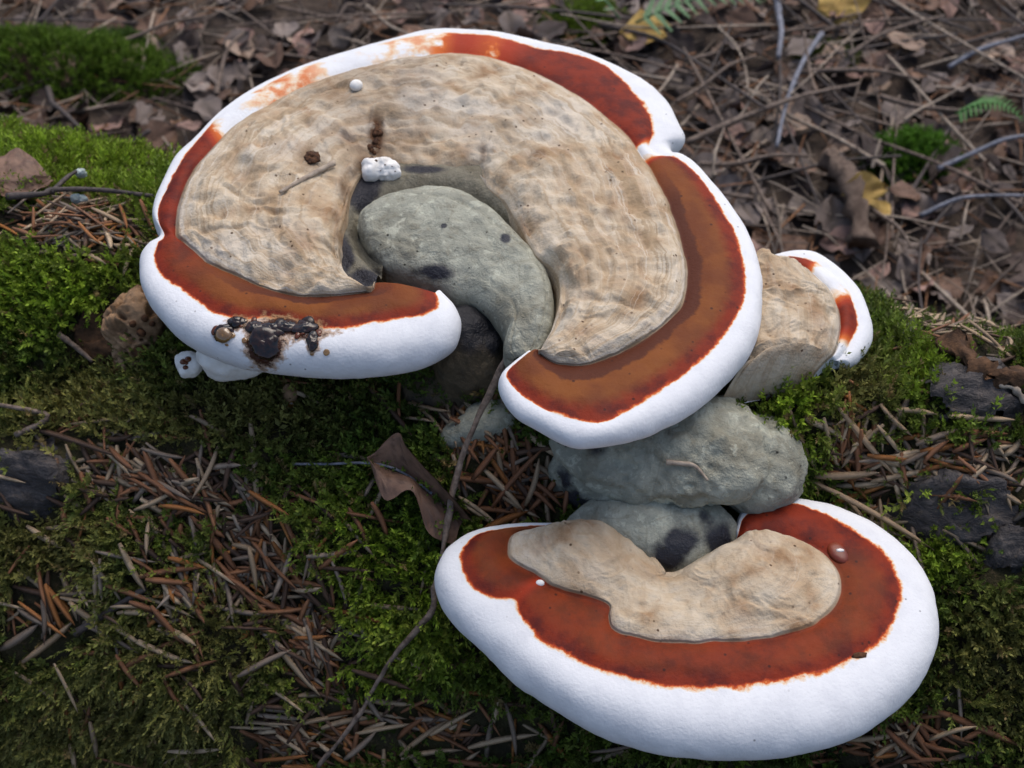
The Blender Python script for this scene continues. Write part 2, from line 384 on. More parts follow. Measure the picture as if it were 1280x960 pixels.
me.from_pydata(Vc.tolist(), [], [tuple(f) for f in LOGF.tolist()]+[tuple(f[:3]) for f in capf]); me.materials.append(M['humus'])
me.polygons.foreach_set('use_smooth', np.ones(len(me.polygons), bool)); me.update()
log = link('fallen_log', me)
tag(log, 'thick fallen rotting log overgrown with moss, carrying the red-banded fungi', 'log')
def on_log(px, py):
    """place on the log seen at a measured spot of the photograph"""
    p, n = cast(BVL, px, py)
    if p is None: return None, None
    if n@(p-(LC+((p-LC)@AX)*AX)) < 0: n = -n
    return p, n

def lp(px, py, h):
    """a spot h above the log whose foot is such that the spot itself lies at the measured place"""
    def hit(x, y):
        p, nn = on_log(min(max(x, -40), 1320), y); k = 0
        while p is None and k < 60: k += 1; p, nn = on_log(min(max(x, 0), 1280), y+(4*k if y < 480 else -4*k))
        return p, nn
    x, y = px, py
    for _ in range(3):
        p, nn = hit(x, y); q = proj(p+nn*h); x += (px-q[0])*.9; y += (py-q[1])*.9
    p, nn = hit(x, y)
    return p+nn*h
# ------------------------------------------------------------------ bracket fungi
def ell(q, cx, cy, rx, ry, ang=0):
    a = R_(ang); x = q[..., 0]-cx; y = q[..., 1]-cy
    return ((x*math.cos(a)+y*math.sin(a))/rx)**2+((-x*math.sin(a)+y*math.cos(a))/ry)**2
def empty(name, loc):
    o = bpy.data.objects.new(name, None); COL.objects.link(o); o.location = loc; o.empty_display_size = .02
    return o
def bracket(root, base, ST, zI, zB, zW, H, redm, ochre, dirt, dome, lump=1.0, NT_=520, cap0=.0, cap1=.0, ridge=1.0, bumps=(), seed=1, amax=.045, tars=(), spots=(), bandmix=1.0, nk=(9, 64, 26, 30, 12)):
    ST = np.asarray(ST, float).reshape(-1, 4, 2); n = len(ST)
    one = np.ones(n); zI, zB, zW, H, redm, ochre, dirt, dome = [np.asarray(v, float)*one for v in (zI, zB, zW, H, redm, ochre, dirt, dome)]
    I3, B3, W3 = at(ST[:, 0, 0], ST[:, 0, 1], zI), at(ST[:, 1, 0], ST[:, 1, 1], zB), at(ST[:, 2, 0], ST[:, 2, 1], zW)
    seg = np.linalg.norm(np.diff(ST[:, 3], axis=0), axis=1)+12
    cum = np.concatenate([[0], np.cumsum(seg)])/seg.sum()
    u = np.interp(np.linspace(0, 1, NT_), cum, np.arange(n))
    I, B, W, Op = catmull(I3, u), catmull(B3, u), catmull(W3, u), catmull(ST[:, 3], u)
    li = lambda v: np.interp(u, np.arange(n), v)
    dB = W-B; dB[:, 2] = 0; dB /= np.maximum(np.linalg.norm(dB, axis=1, keepdims=True), 1e-9)
    B = B+dB*(.0007*fbm(B*110, 3, seed+31)*np.minimum(1, np.linalg.norm(W-B, axis=1)/.006))[:, None]
    Hh, rm, oc, di, do = li(H), li(redm), li(ochre), li(dirt), li(dome)
    O3 = at(Op[:, 0], Op[:, 1], W[:, 2]-Hh*.5); d = O3-W; d[:, 2] = 0
    d0 = W-B; d0[:, 2] = 0
    d = d/np.maximum(np.linalg.norm(d, axis=1, keepdims=True), 1e-9)+.35*d0/np.maximum(np.linalg.norm(d0, axis=1, keepdims=True), 1e-9)
    ker = np.ones(9)/9; pad = np.pad(d, ((4, 4), (0, 0)), 'edge'); d = np.stack([np.convolve(pad[:, k], ker, 'valid') for k in range(3)], 1)
    d /= np.linalg.norm(d, axis=1, keepdims=True)
    wp = proj(W); e = Op-wp; L = np.maximum(np.linalg.norm(e, axis=1), .8); e = e/L[:, None]
    tg = np.gradient(Op, axis=0); tg = np.stack([np.convolve(np.pad(tg[:, k], (6, 6), 'edge'), np.ones(13)/13, 'valid') for k in range(2)], 1)
    nr = np.stack([tg[:, 1], -tg[:, 0]], 1); nr /= np.maximum(np.linalg.norm(nr, axis=1, keepdims=True), 1e-9); nr *= np.where((nr*e).sum(1, keepdims=True) < 0, -1, 1)
    ok = sstep(.35, .7, (nr*e).sum(1))[:, None]; e = nr*ok+e*(1-ok); e /= np.linalg.norm(e, axis=1, keepdims=True); L = np.maximum(((Op-wp)*e).sum(1), .8)
    th = np.linspace(0, math.pi, nk[3]+1)[1:]
    prof = lambda a: W[:, None]+(a[:, None]*np.sin(th)[None]**.75)[..., None]*d[:, None]+(-Hh[:, None]*.5*(1-np.cos(th)[None]))[..., None]*UPV
    for rep in range(14):
      lo, hi = np.full(NT_, .0006), np.full(NT_, amax)
      for _ in range(22):
        mid = (lo+hi)/2; q = ((proj(prof(mid))-wp[:, None])*e[:, None]).sum(-1).max(1)
        big = q > L; hi = np.where(big, mid, hi); lo = np.where(big, lo, mid)
      Hn = np.where((lo < .55*Hh) & (e[:, 1] > .2), Hh*.93, Hh); Hh = np.convolve(np.pad(Hn, (5, 5), 'edge'), np.ones(11)/11, 'valid')
    a = (lo+hi)/2; ap = np.pad(a, (3, 3), 'edge'); a = np.convolve(ap, np.ones(7)/7, 'valid')
    R = prof(a)
    R = R+((.0007*fbm(R*90, 3, seed+3)+.0011*fbm(R*32, 2, seed+2))*np.minimum(1, a/.006)[:, None]*np.sin(th)[None])[..., None]*d[:, None]; R[..., 2] += .0008*fbm(R*40, 3, seed+4)*np.sin(th*.5)[None]
    s = np.linspace(0, 1, nk[1]); Cr = I[:, None]+(B-I)[:, None]*s[None, :, None]
    Cr[..., 2] += do[:, None]*4*(s*(1-s))[None]
    for (bx, by, bz, br, bh) in bumps:
        c = at(bx, by, bz); Cr[..., 2] += bh*np.exp(-(((Cr-c)[..., :2])**2).sum(-1)/(br*br))
    wlen = np.linalg.norm(B-I, axis=1)
    ti = np.arange(NT_); tf = np.minimum(1, np.minimum(ti, NT_-1-ti)/16.0)[:, None]
    fall = tf*np.minimum(1, (1-s)*7+.12)[None]*np.minimum(1, wlen/.012)[:, None]
    warp = fbm(Cr*45, 3, seed)
    dist = s[None]*wlen[:, None]
    rid = np.sin(dist/.0042*2*math.pi*.5+warp*2.2)*.5+.5*np.sin(dist/.0023*2*math.pi*.5+warp*3)
    big = fbm(Cr*55, 4, seed+5); pits = vnoise(Cr*190, seed+9)
    wr = 1-np.abs(fbm(Cr*np.array([95, 95, 95])+warp[..., None]*2, 3, seed+11))*2.4
    dz = ridge*.00042*rid*(.35+.65*s[None])+lump*(.0030*big+.0016*wr+.0007*pits)
    Cr[..., 2] += dz*fall
    er = np.minimum(.0030, wlen*.12)[:, None]
    Cr[..., 2] -= er*np.maximum(0, 1-s[None]*wlen[:, None]/np.maximum(er*1.6, 1e-5))**2+.0007*np.maximum(0, (s[None]-.93)/.07)**2
    Cr[..., :2] += (d[:, None, :2])*(.0006*lump*fbm(Cr*140, 2, seed+15)*fall)[..., None]
    s2 = np.linspace(0, 1, nk[2]+1)[1:]; Rd = B[:, None]+(W-B)[:, None]*s2[None, :, None]
    bw = np.linalg.norm(W-B, axis=1)[:, None]
    Rd[..., 2] += (-.0006*np.exp(-s2*9)[None]+.0012*np.sin(s2*math.pi)[None])*np.minimum(1, bw/.006)+.0005*fbm(Rd*120, 3, seed+7)*np.sin(s2*math.pi)[None]
    # below
    Pb = R[:, -1]; Q = I-d*.001; Q = np.stack([Q[:, 0], Q[:, 1], np.minimum(I[:, 2], W[:, 2])-Hh-.004], 1)
    s3 = np.linspace(0, 1, nk[4]+1)[1:]; Un = Pb[:, None]+(Q-Pb)[:, None]*s3[None, :, None]; Un[..., 2] -= .003*np.sin(s3*math.pi)[None]
    s4 = np.linspace(0, 1, nk[0]+2)[1:-1]; Wl = Q[:, None]+(I-Q)[:, None]*s4[None, :, None]
    back = (I-B); back[:, 2] = 0; back /= np.maximum(np.linalg.norm(back, axis=1, keepdims=True), 1e-9)
    Wl = Wl+back[:, None]*(.0022*np.sin(s4*math.pi*.95)[None]*np.minimum(1, wlen/.012)[:, None])[..., None]
    V = np.concatenate([Wl, Cr, Rd, R, Un], 1); K = V.shape[1]
    c = np.concatenate([s4-1, s, 1+s2, 2+th/math.pi, 3+s3]); part = np.concatenate([[0]*len(s4), [0]*len(s), [1]*len(s2), [2]*len(th), [3]*len(s3)])
    rows = [V]; rr = [(rm, oc, di)]
    def endcap(row, bulge, dirv):
        out = []
        zb = row[:, 2].min()
        for k_e in range(1, 9):
            ph = k_e/8*math.pi/2; f = 1-math.cos(ph)
            q = row.copy(); q[:, 2] = row[:, 2]+(zb-row[:, 2])*f; q[:, :2] += dirv[:2]*bulge*math.sin(ph)
            out.append(q)
        return np.array(out)
    def outdir(sg):
        q = (V[0]-V[6]).mean(0) if sg < 0 else (V[-1]-V[-7]).mean(0)
        q[2] = 0; return q/max(1e-9, np.linalg.norm(q))
    V = np.concatenate([endcap(V[0], cap0, outdir(-1))[::-1], V, endcap(V[-1], cap1, outdir(1))], 0)
    ext = lambda v: np.concatenate([np.full(8, v[0]), v, np.full(8, v[-1])])
    rm, oc, di = ext(rm), ext(oc), ext(di); T = V.shape[0]
    F = grid_faces(T, K, True)
    Vf = V.reshape(-1, 3); N = vnormals(Vf, F)
    mid = N.reshape(T, K, 3)[8:-8, len(s4)+8:len(s4)+40, 2].mean()
    if mid < 0: F = F[:, ::-1]; N = -N
    at_ = {'zone': np.broadcast_to(c[None], (T, K)).ravel(), 'redness': np.repeat(rm, K), 'ochre': np.repeat(oc, K), 'dirt': np.repeat(di, K), 'bandmix': np.full(T*K, bandmix)}
    qq = proj(Vf); tv = np.zeros(len(Vf)); dv = at_['dirt'].copy()
    for (x, y, rx, ry, w) in tars: tv = np.maximum(tv, w*np.exp(-ell(qq, x, y, rx, ry)))
    for (x, y, rx, ry, w) in spots: dv = np.maximum(dv, w*np.exp(-ell(qq, x, y, rx, ry)))
    up_ = sstep(-.35, .1, N[:, 2]); at_['tar'] = tv*np.where(at_['zone'] < 3, 1, 0); at_['dirt'] = dv
    jmin = (np.arange(T-1)[:, None]*0+np.arange(K)[None]).ravel(); pf = part[np.minimum(jmin+0, K-1)]
    pf = np.where(jmin == K-1, 3, part[np.minimum(jmin+1, K-1)]); pf = np.where((jmin < len(s4)+len(s)-1), 0, pf)
    objs = []
    for k, nm in enumerate(('crust', 'red_band', 'pale_rim', 'pore_surface')):
        sel = F[pf == k]; ids, inv = np.unique(sel, return_inverse=True)
        me = mesh_np(nm, Vf[ids]-base, inv.reshape(-1, 4), M['fungus'], True, {q: v[ids] for q, v in at_.items()}, N[ids])
        objs.append(link(nm, me, root))
    return BVHTree.FromPolygons(Vf.tolist(), F.tolist()), objs
def basis(x, nn):
    x = x/np.linalg.norm(x); y = np.cross(nn, x); y /= np.linalg.norm(y); z = np.cross(x, y)
    return Matrix(((x[0], y[0], z[0]), (x[1], y[1], z[1]), (x[2], y[2], z[2])))
ICO = {}
def ico(sub):
    if sub not in ICO:
        b = bmesh.new(); bmesh.ops.create_icosphere(b, subdivisions=sub, radius=1); b.verts.ensure_lookup_table()
        ICO[sub] = (np.array([v.co[:] for v in b.verts]), np.array([[v.index for v in f.verts] for f in b.faces])); b.free()
    return ICO[sub]
def lump(name, ells, mat, root=None, base=(0, 0, 0), center=None, sub=5, amp=.0012, freq=120, seed=0, stain_shade=None, big=.0, k=None, pit=.0):
    """one closed body grown over overlapping ellipsoids [(centre, radii, tilt matrix or None)]"""
    D, F = ico(sub); c = np.asarray(center if center is not None else ells[0][0], float)
    ts = []
    for e in ells:
        m = np.array(e[2]) if len(e) > 2 and e[2] is not None else np.eye(3)
        rad = np.asarray(e[1], float); o = ((c-e[0])@m)/rad; d = (D@m)/rad
        A = (d*d).sum(1); Bq = (d*o).sum(1); Cq = (o*o).sum()-1
        disc = Bq*Bq-A*Cq
        ts.append(np.where(disc > 0, (-Bq+np.sqrt(np.maximum(disc, 0)))/A, 0))
    ts = np.array(ts); kk = k or 900.0
    r = np.log(np.exp((ts-ts.max(0))*kk).sum(0))/kk+ts.max(0) if len(ells) > 1 else ts[0]
    P = c+D*r[:, None]
    P = P+D*(amp*fbm(P*freq, 4, seed)+big*fbm(P*freq*.35, 3, seed+4)-pit*np.maximum(0, vnoise(P*260, seed+8)-.15)-pit*.8*np.maximum(0, vnoise(P*520, seed+9)-.2))[:, None]
    at_ = {}
    st = np.zeros(len(P))
    for (q, rr, w) in (stain_shade or []): st = np.maximum(st, w*np.exp(-((P-q)**2).sum(1)/(rr*rr)))
    at_['stain_shade'] = st
    me = mesh_np(name, P-np.asarray(base), F, mat, True, at_)
    return link(name, me, root), P, F
MMP = .00025
def rotm(ax, deg): return np.array(Matrix.Rotation(R_(deg), 3, ax))
PXY = lambda l: l

# ---- the big rosette
ZR = .24
RS = [467,353,469,352,544,366,550,362, 466,357,468,357,548,376,570,390, 465,360,467,360,545,386,575,412, 463,361,464,362,530,393,566,436,
 458,360,456,364,504,397,536,456, 447,353,443,366,469,402,490,469, 437,346,425,368,435,408,445,474, 430,338,400,370,400,409,400,474,
 424,330,366,368,340,397,345,469, 420,320,330,358,297,397,296,459, 417,312,300,346,263,387,252,442, 416,304,265,330,230,362,213,415,
 416,300,248,319,204,345,185,377, 416,296,236,308,194,325,175,336, 416,292,228,301,197,305,184,316, 416,290,221,296,206,295,201,294,
 417,286,219,288,199,278,192,278, 418,280,220,262,199,258,191,258, 420,272,227,238,210,233,202,228, 423,264,241,211,228,200,218,196,
 426,255,263,186,250,172,243,172, 429,244,291,157,279,140,276,138, 434,230,335,129,322,112,318,110, 443,217,385,104,375,86,372,84,
 455,208,441,86,434,67,432,64, 475,208,491,73,486,52,485,49, 513,209,535,67,535,42,535,37, 545,210,575,66,578,42,580,36,
 575,208,612,70,622,46,626,40, 597,208,655,84,671,60,675,51, 603,214,694,102,720,68,726,63, 612,224,737,128,763,87,775,84,
 622,232,765,150,793,118,818,108, 633,241,783,167,812,146,844,143, 640,250,793,179,815,168,855,180, 644,256,800,189,812,184,840,191,
 648,262,806,199,826,194,840,194, 653,270,812,208,844,197,855,200, 660,283,824,230,870,217,881,218, 668,298,839,262,896,253,910,250,
 678,312,850,293,915,285,933,284, 695,324,857,322,926,318,948,320, 704,340,859,345,931,348,954,358, 706,357,857,367,926,380,953,396,
 704,375,846,389,908,414,940,442, 700,390,824,410,876,450,902,483, 695,405,795,430,842,476,858,520, 690,415,768,443,797,506,806,547,
 685,424,745,452,752,527,755,559, 682,429,722,456,715,523,708,558, 679,433,705,455,685,513,671,538, 677,436,693,453,657,497,643,520,
 675,438,683,447,638,479,624,490, 674,439,677,442,633,467,627,468, 673,438,674,440,645,454,640,454, 674,437,673,438,662,440,661,438]
n = len(RS)//8
k_ = np.arange(n)
redm = np.interp(k_, [0, 15, 16, 20, 20.6, 21, 21.6, 22, 22.5, 23, 23.4, 24, 25, 26, 27, 28, 29, 34, 35, 36, 37, n], [1, 1, 1, .95, .3, 0, .1, .42, .1, .45, .1, .1, .4, .4, .8, .6, .9, 1, 0.05, .3, 1, 1])
redm[21] = 0; redm[22] = .42; redm[23] = .42; redm[24] = .05; redm[25] = .34; redm[26] = .36; redm[27] = .75; redm[28] = .6
ochre = np.interp(k_, [0, 4, 8, 11, 13, 15, 35, 37, 39, n], [.8, 1, 1, .8, .2, 0, 0, .7, 1, 1])
dirt = np.interp(k_, [0, 22, 23.5, 25.5, 27, n], [0, 0, .35, .35, 0, 0])
zI = ZR+np.interp(k_, [0, 6, 12, 20, 23, 25, 29, 31, 40, n], [.0005, .002, .003, .002, -.001, -.0045, -.0045, -.002, .002, .001])
Hh = np.interp(k_, [0, 3, 8, 12, 15, 20, 28, 34, 40, 46, 50, n], [.013, .018, .019, .018, .014, .012, .011, .013, .014, .015, .014, .009])
dome = np.interp(k_, [0, 6, 12, 22, 26, 30, 36, 44, n], [0, .002, .004, .003, .005, .004, .003, .003, .0])
base = np.array([-.01, .075, .20])
ros = empty('bracket_fungus', base)
tag(ros, 'largest horseshoe-shaped bracket fungus with tan crust, red band and thick white rim', 'fungus', 'red-banded bracket fungi on the log')
BVR, RO = bracket(ros, base, RS, zI, ZR, ZR-.001, Hh, redm, ochre, dirt, dome, lump=1.0, cap0=.002, cap1=.003, NT_=620, seed=21,
    bumps=[(700, 215, ZR, .010, .0025), (650, 250, ZR, .008, .002), (350, 200, ZR, .02, .002), (330, 300, ZR, .012, -.0015), (720, 330, ZR, .01, .002), (540, 150, ZR, .02, -.0015)],
    tars=[(278, 417, 12, 11, .8), (300, 404, 18, 10, .75), (331, 430, 22, 28, 1.3), (352, 408, 28, 12, 1.15), (382, 412, 22, 13, 1.0), (391, 430, 9, 14, .7), (318, 410, 16, 10, .8), (405, 416, 16, 9, .5), (425, 412, 22, 7, .32), (360, 425, 14, 8, .45)],
    spots=[(470, 170, 13, 34, 1.3), (462, 205, 20, 14, 1.2), (430, 232, 8, 22, .8), (392, 196, 14, 15, .9), (440, 215, 14, 10, .7), (540, 118, 14, 10, .35), (545, 133, 8, 8, .4), (421, 300, 5, 40, .5), (760, 265, 8, 8, .6), (604, 190, 5, 14, .7), (448, 120, 10, 4, .5)])

# old grey core inside the horseshoe
KID = np.array([450,300,446,285, 462,322,452,268, 480,336,475,253, 510,346,510,240, 539,358,545,236, 561,368,585,246, 590,378,622,270, 612,394,650,300,
 628,412,676,328, 632,422,690,362, 629,434,692,400, 631,446,683,426, 642,450,662,444], float).reshape(-1, 2, 2)
ZC = ZR-.0055
u = np.linspace(0, len(KID)-1, 150); Fp = catmull(at(KID[:, 0, 0], KID[:, 0, 1], ZC-.004), u); Kp = catmull(at(KID[:, 1, 0], KID[:, 1, 1], ZC), u)
s = np.linspace(0, 1, 46); wl = np.linalg.norm(Kp-Fp, axis=1)
V = Fp[:, None]+(Kp-Fp)[:, None]*s[None, :, None]
arch = (1-np.abs(2*s-1)**2.6)**.6
endf = np.minimum(1, np.minimum(u, u[::-1])/1.6)**.5
V[..., 2] += (.0085*np.minimum(1, wl/.022)*endf)[:, None]*arch[None]
V[..., 2] += (.0017*fbm(V*95, 4, 55)+.0006*fbm(V*320, 3, 56)-.0009*np.maximum(0, vnoise(V*230, 57)-.3))*np.minimum(1, arch*1.5)[None]
# two old growth creases
for off, dep in ((.18, .0007), (.80, .0009)):
    V[..., 2] -= dep*np.exp(-((s[None]-off-.05*np.sin(u*.9)[:, None])/.018)**2)
skirt = V[:, :1].copy(); skirt[..., 2] -= .02; skirt2 = V[:, -1:].copy(); skirt2[..., 2] -= .01
skirt[..., 1] += .006
V = np.concatenate([skirt, V, skirt2], 1)
S = np.zeros(V.shape[:2]); q = proj(V)
S = np.maximum(S, .9*np.exp(-(((q-np.array([545, 340]))/np.array([40, 14]))**2).sum(-1)))
S = np.maximum(S, .8*np.exp(-(((q-np.array([455, 325]))/np.array([26, 20]))**2).sum(-1)))
S = np.maximum(S, 1.0*np.exp(-(((q-np.array([632, 298]))/np.array([9, 8]))**2).sum(-1)))
S = np.maximum(S, 1.0*np.exp(-(((q-np.array([555, 282]))/np.array([5, 4]))**2).sum(-1)))
F = grid_faces(*V.shape[:2]); me = mesh_np('old_cap', V.reshape(-1, 3)-base, F, M['grey_old'], True, {'stain_shade': S.ravel()})
oc_ = link('old_cap', me, ros); oc_['label'] = 'grey-green old cap, kidney-shaped, inside the horseshoe'
# brown collar between the grey core and the crust
KI = np.array([476,340,466,372, 462,326,428,340, 452,312,408,316, 448,298,402,290, 447,284,410,262, 454,268,418,232, 470,256,440,200, 495,246,485,192, 520,240,520,192, 545,237,560,192,
  572,242,590,196, 600,254,625,222, 624,272,650,256, 646,296,680,296, 668,318,712,318, 684,346,722,350, 692,372,720,388, 691,404,706,420, 680,430,694,446], float).reshape(-1, 2, 2)
u = np.linspace(0, len(KI)-1, 160); ins = catmull(at(KI[:, 0, 0], KI[:, 0, 1], ZC-.002), u); outs = catmull(at(KI[:, 1, 0], KI[:, 1, 1], ZC), u)
inw = ins-outs; inw /= np.linalg.norm(inw, axis=1, keepdims=True)
s = np.linspace(-.35, 1, 30); V = ins[:, None]+(outs-ins)[:, None]*s[None, :, None]
V[..., 2] += (-.0035*np.exp(-((s-.0)/.16)**2)+.0018*np.exp(-((s-.4)/.25)**2))[None]+.0009*fbm(V*110, 4, 61)
q = proj(V); S = np.exp(-(((q-np.array([452, 232]))/np.array([30, 40]))**2).sum(-1))*1.1
S = np.maximum(S, 1.1*np.exp(-(((q-np.array([428, 318]))/np.array([16, 36]))**2).sum(-1))); S = np.maximum(S, 1.1*np.exp(-(((q-np.array([456, 348]))/np.array([24, 16]))**2).sum(-1)))
S = np.maximum(S, .9*np.exp(-(((q-np.array([530, 212]))/np.array([40, 7]))**2).sum(-1)))
me = mesh_np('old_collar', V.reshape(-1, 3)-base, grid_faces(*V.shape[:2]), M['collar'], True, {'stain_shade': S.ravel()}); link('old_collar', me, ros)
# dark foot that carries the rosette on the log
c0 = at(570, 440, .205)
st = [(at(585, 390, .232), .014, 1.3), (at(628, 420, .228), .010, 1.2), (at(520, 520, .20), .012, .9), (at(600, 520, .205), .010, 1.0), (at(640, 470, .21), .008, 1.2)]  # black crust stains, with the left lobe tip's shadow painted in as black
lump('dark_foot', [(at(588, 450, .208), (.014, .014, .022)), (at(535, 480, .188), (.020, .013, .020)), (at(560, 405, .208), (.022, .016, .016)), (at(602, 400, .216), (.010, .010, .011)), (at(560, 505, .188), (.020, .012, .016)), (at(600, 300, .195), (.045, .045, .025))],
     M['dark_old'], ros, base, center=at(570, 445, .205), sub=6, amp=.0022, freq=110, seed=70, stain_shade=st, big=.0035)
lump('grey_lobe', [(at(612, 524, .196), (.013, .0075, .0070), rotm('Z', 30)), (at(585, 541, .192), (.010, .006, .006), rotm('Z', 20))], M['grey_old'], ros, base, center=at(602, 530, .195), sub=4, amp=.0010, seed=73,
     stain_shade=[(at(570, 540, .19), .007, 1)])
# marks and growths on the crust
def on(bv, px, py):
    p, nn = cast(bv, px, py)
    if nn@(CAM-p) < 0: nn = -nn
    return p, nn
p, nn = on(BVR, 445, 108); lump('white_nodule', [(p+nn*.0010, (.0026, .0026, .0022))], M['white_flesh'], ros, base, sub=3, amp=.0002, freq=300)
p, nn = on(BVR, 390, 197); lump('frass_plug', [(p+nn*.0002, (.0030, .0042, .0008), rotm('Z', 20))], M['hole'], ros, base, sub=4, amp=.0016, freq=700, seed=5)
for i_ in range(26):
    t_ = random.random(); x_, y_ = 474-10*t_+random.gauss(0, 3.2), 158+42*t_+random.gauss(0, 3); p, nn = on(BVR, x_, y_)
    if p is not None: r_ = random.uniform(.0005, .0014); lump('frass_crumb', [(p, (r_, r_*1.3, r_*.6))], M['hole'], ros, base, sub=2, amp=.0006, freq=900, seed=80+i_)
p = at(480, 213, ZR-.004)
o, P, F = lump('white_growth', [(p, (.0066, .0042, .0048), rotm('Z', -8)), (at(464, 214, ZR-.003), (.0035, .0042, .0048))], M['white_flesh'], ros, base, center=p, sub=5, amp=.0013, freq=330, seed=12)
wg_ = o; bw_ = BVHTree.FromPolygons(P.tolist(), F.tolist())
for (x_, y_, r_) in ((470, 201, .0006), (481, 206, .0003), (490, 208, .00045), (476, 213, .0003), (494, 214, .0003), (466, 231, .0008)):
    p, nn = cast(bw_, x_, y_)
    if p is not None: lump('dark_pit', [(p, (r_, r_*random.uniform(.5, 1.6), r_*.6))], M['hole'], wg_, base, sub=2, amp=.0004, freq=900, seed=int(x_))
# amber droplets sweated out on the front rim
dr = [(273, 415, .0035, 'drop_red'), (281, 421, .0038, 'amber'), (277, 412, .0022, 'drop_dark'), (290, 419, .0024, 'amber'), (300, 406, .0018, 'drop_red'), (296, 398, .0014, 'amber'), (304, 400, .0014, 'amber'),
      (309, 410, .0016, 'amber'), (316, 400, .0018, 'drop_red'), (318, 413, .0024, 'drop_red'), (324, 406, .0022, 'drop_dark'), (329, 417, .0030, 'drop_dark'), (336, 411, .0028, 'drop_dark'),
      (322, 426, .0028, 'drop_dark'), (332, 432, .0038, 'drop_dark'), (341, 425, .0030, 'drop_dark'), (345, 436, .0026, 'drop_dark'), (337, 443, .0024, 'drop_dark'), (325, 440, .0022, 'drop_dark'),
      (330, 450, .0020, 'drop_dark'), (338, 451, .0018, 'drop_dark'), (349, 403, .0030, 'drop_dark'), (352, 412, .0026, 'drop_dark'), (343, 404, .0020, 'drop_red'), (361, 411, .0022, 'drop_red'),
      (368, 406, .0024, 'drop_dark'), (376, 408, .0026, 'drop_dark'), (383, 403, .0026, 'drop_dark'), (391, 408, .0022, 'drop_dark'), (371, 417, .0020, 'drop_red'), (380, 416, .0020, 'drop_red'),
      (388, 419, .0024, 'drop_dark'), (392, 427, .0020, 'drop_red'), (389, 434, .0022, 'drop_red'), (388, 440, .0014, 'amber'), (398, 415, .0018, 'drop_red'), (402, 420, .0014, 'drop_red'),
      (411, 442, .0011, 'amber'), (305, 424, .0011, 'amber'), (308, 432, .0009, 'amber'), (286, 432, .0014, 'amber')]
M['resin'] = mat_simple('black_amber_resin', (.004, .004, .005), (.022, .007, .003), 450, .05, .5, .00005)
for i_, (x_, y_, a_, b_, an) in enumerate(((331, 428, .0050, .0062, 10), (340, 412, .0048, .0030, 0), (356, 407, .0050, .0026, -10), (380, 409, .0048, .0030, 5), (391, 427, .0020, .0036, 0), (318, 408, .0036, .0026, 0), (297, 403, .0034, .0020, 0), (280, 417, .0036, .0034, 0))):
    p, nn = on(BVR, x_, y_); m_ = np.array(basis(np.array([1.0, math.tan(R_(an)), 0]), nn))
    lump('resin_patch', [(p, (a_, b_, .0013), m_)], M['resin'], ros, base, sub=4, amp=.0011, freq=420, seed=130+i_)
dr = [d_ for k_, d_ in enumerate(dr) if d_[3] != 'drop_dark' or k_ % 3 == 0]
drop_me = {}
D3, F3 = ico(3)
for k, c in (('amber', 'amber'), ('drop_dark', 'drop_dark'), ('drop_red', 'drop_red'), ('drop_clear', 'drop_clear')):
    drop_me[k] = mesh_np('droplet', D3*(1+.10*fbm(D3*1.6, 2, len(k)))[:, None], F3, M[k])
for (x_, y_, r_, k) in dr:
    p, nn = on(BVR, x_+random.gauss(0, 1.5), y_+random.gauss(0, 1.5)); r_ *= random.choice([.5, .6, .75, 1.0])
    o = link('droplet', drop_me[k], ros, p+nn*r_*.12-base); z_ = Vector(nn).to_track_quat('Z', 'Y'); o.rotation_euler = z_.to_euler(); r_ *= .82
    o.scale = (r_*random.uniform(.7, 1.25), r_*random.uniform(.8, 1.3), r_*random.uniform(.4, .6))

# ---- the lower fungus
ZL = .192
LS = [720,659,700,659,697,657,695,654, 743,659,665,661,655,658,652,654, 758,661,645,665,612,664,607,659, 773,666,636,672,592,671,580,670, 786,672,633,684,578,688,556,688,
 800,680,636,696,578,708,543,716, 810,688,648,706,588,730,546,746, 818,695,665,716,612,745,566,780, 824,702,677,724,643,750,598,811, 828,708,690,733,650,767,612,822,
 829,709,712,742,672,796,648,857, 829,710,745,750,690,808,668,872, 830,711,761,757,704,816,684,885, 830,711,760,772,717,823,700,894, 831,712,766,787,738,832,726,909,
 832,712,790,795,775,845,770,929, 836,712,839,802,830,856,835,945, 841,712,892,802,890,859,905,951, 846,711,940,799,945,854,970,946, 852,709,985,791,1000,844,1040,932,
 860,705,1018,779,1050,830,1095,907, 868,700,1040,762,1095,805,1143,867, 876,695,1051,742,1118,772,1168,815, 884,690,1050,722,1126,740,1172,763, 892,686,1040,704,1112,702,1150,708,
 902,682,1024,688,1080,672,1107,664, 912,678,1000,676,1035,645,1048,632, 920,675,975,670,990,629,992,621, 926,674,955,668,952,634,950,626, 930,674,940,670,930,647,925,643,
 931,675,934,673,923,668,920,660]
n = len(LS)//8; k_ = np.arange(n)
redm = np.ones(n); redm[8] = .72
ochre = np.interp(k_, [0, 2, 5, 8, 10, 19, 23, 25, n], [.6, .7, .5, .2, .3, .25, .5, .0, 0])
Hl = np.interp(k_, [0, 3, 6, 15, 21, 24, 27, n], [.010, .013, .017, .024, .024, .018, .012, .010])
base2 = np.array([.04, -.02, .15])
low = empty('bracket_fungus', base2)
tag(low, 'kidney-shaped bracket fungus with very broad white rim, lowest on the log', 'fungus', 'red-banded bracket fungi on the log')
BVD, LO = bracket(low, base2, LS, ZL+.001, ZL, ZL-.0005, Hl, redm, ochre, 0, .0012, lump=.6, ridge=.5, bandmix=.35, cap0=.002, cap1=.002, NT_=560, seed=41, amax=.05,
    bumps=[(730, 692, ZL, .013, .0055), (945, 718, ZL, .016, .0050), (830, 735, ZL, .009, -.002)])
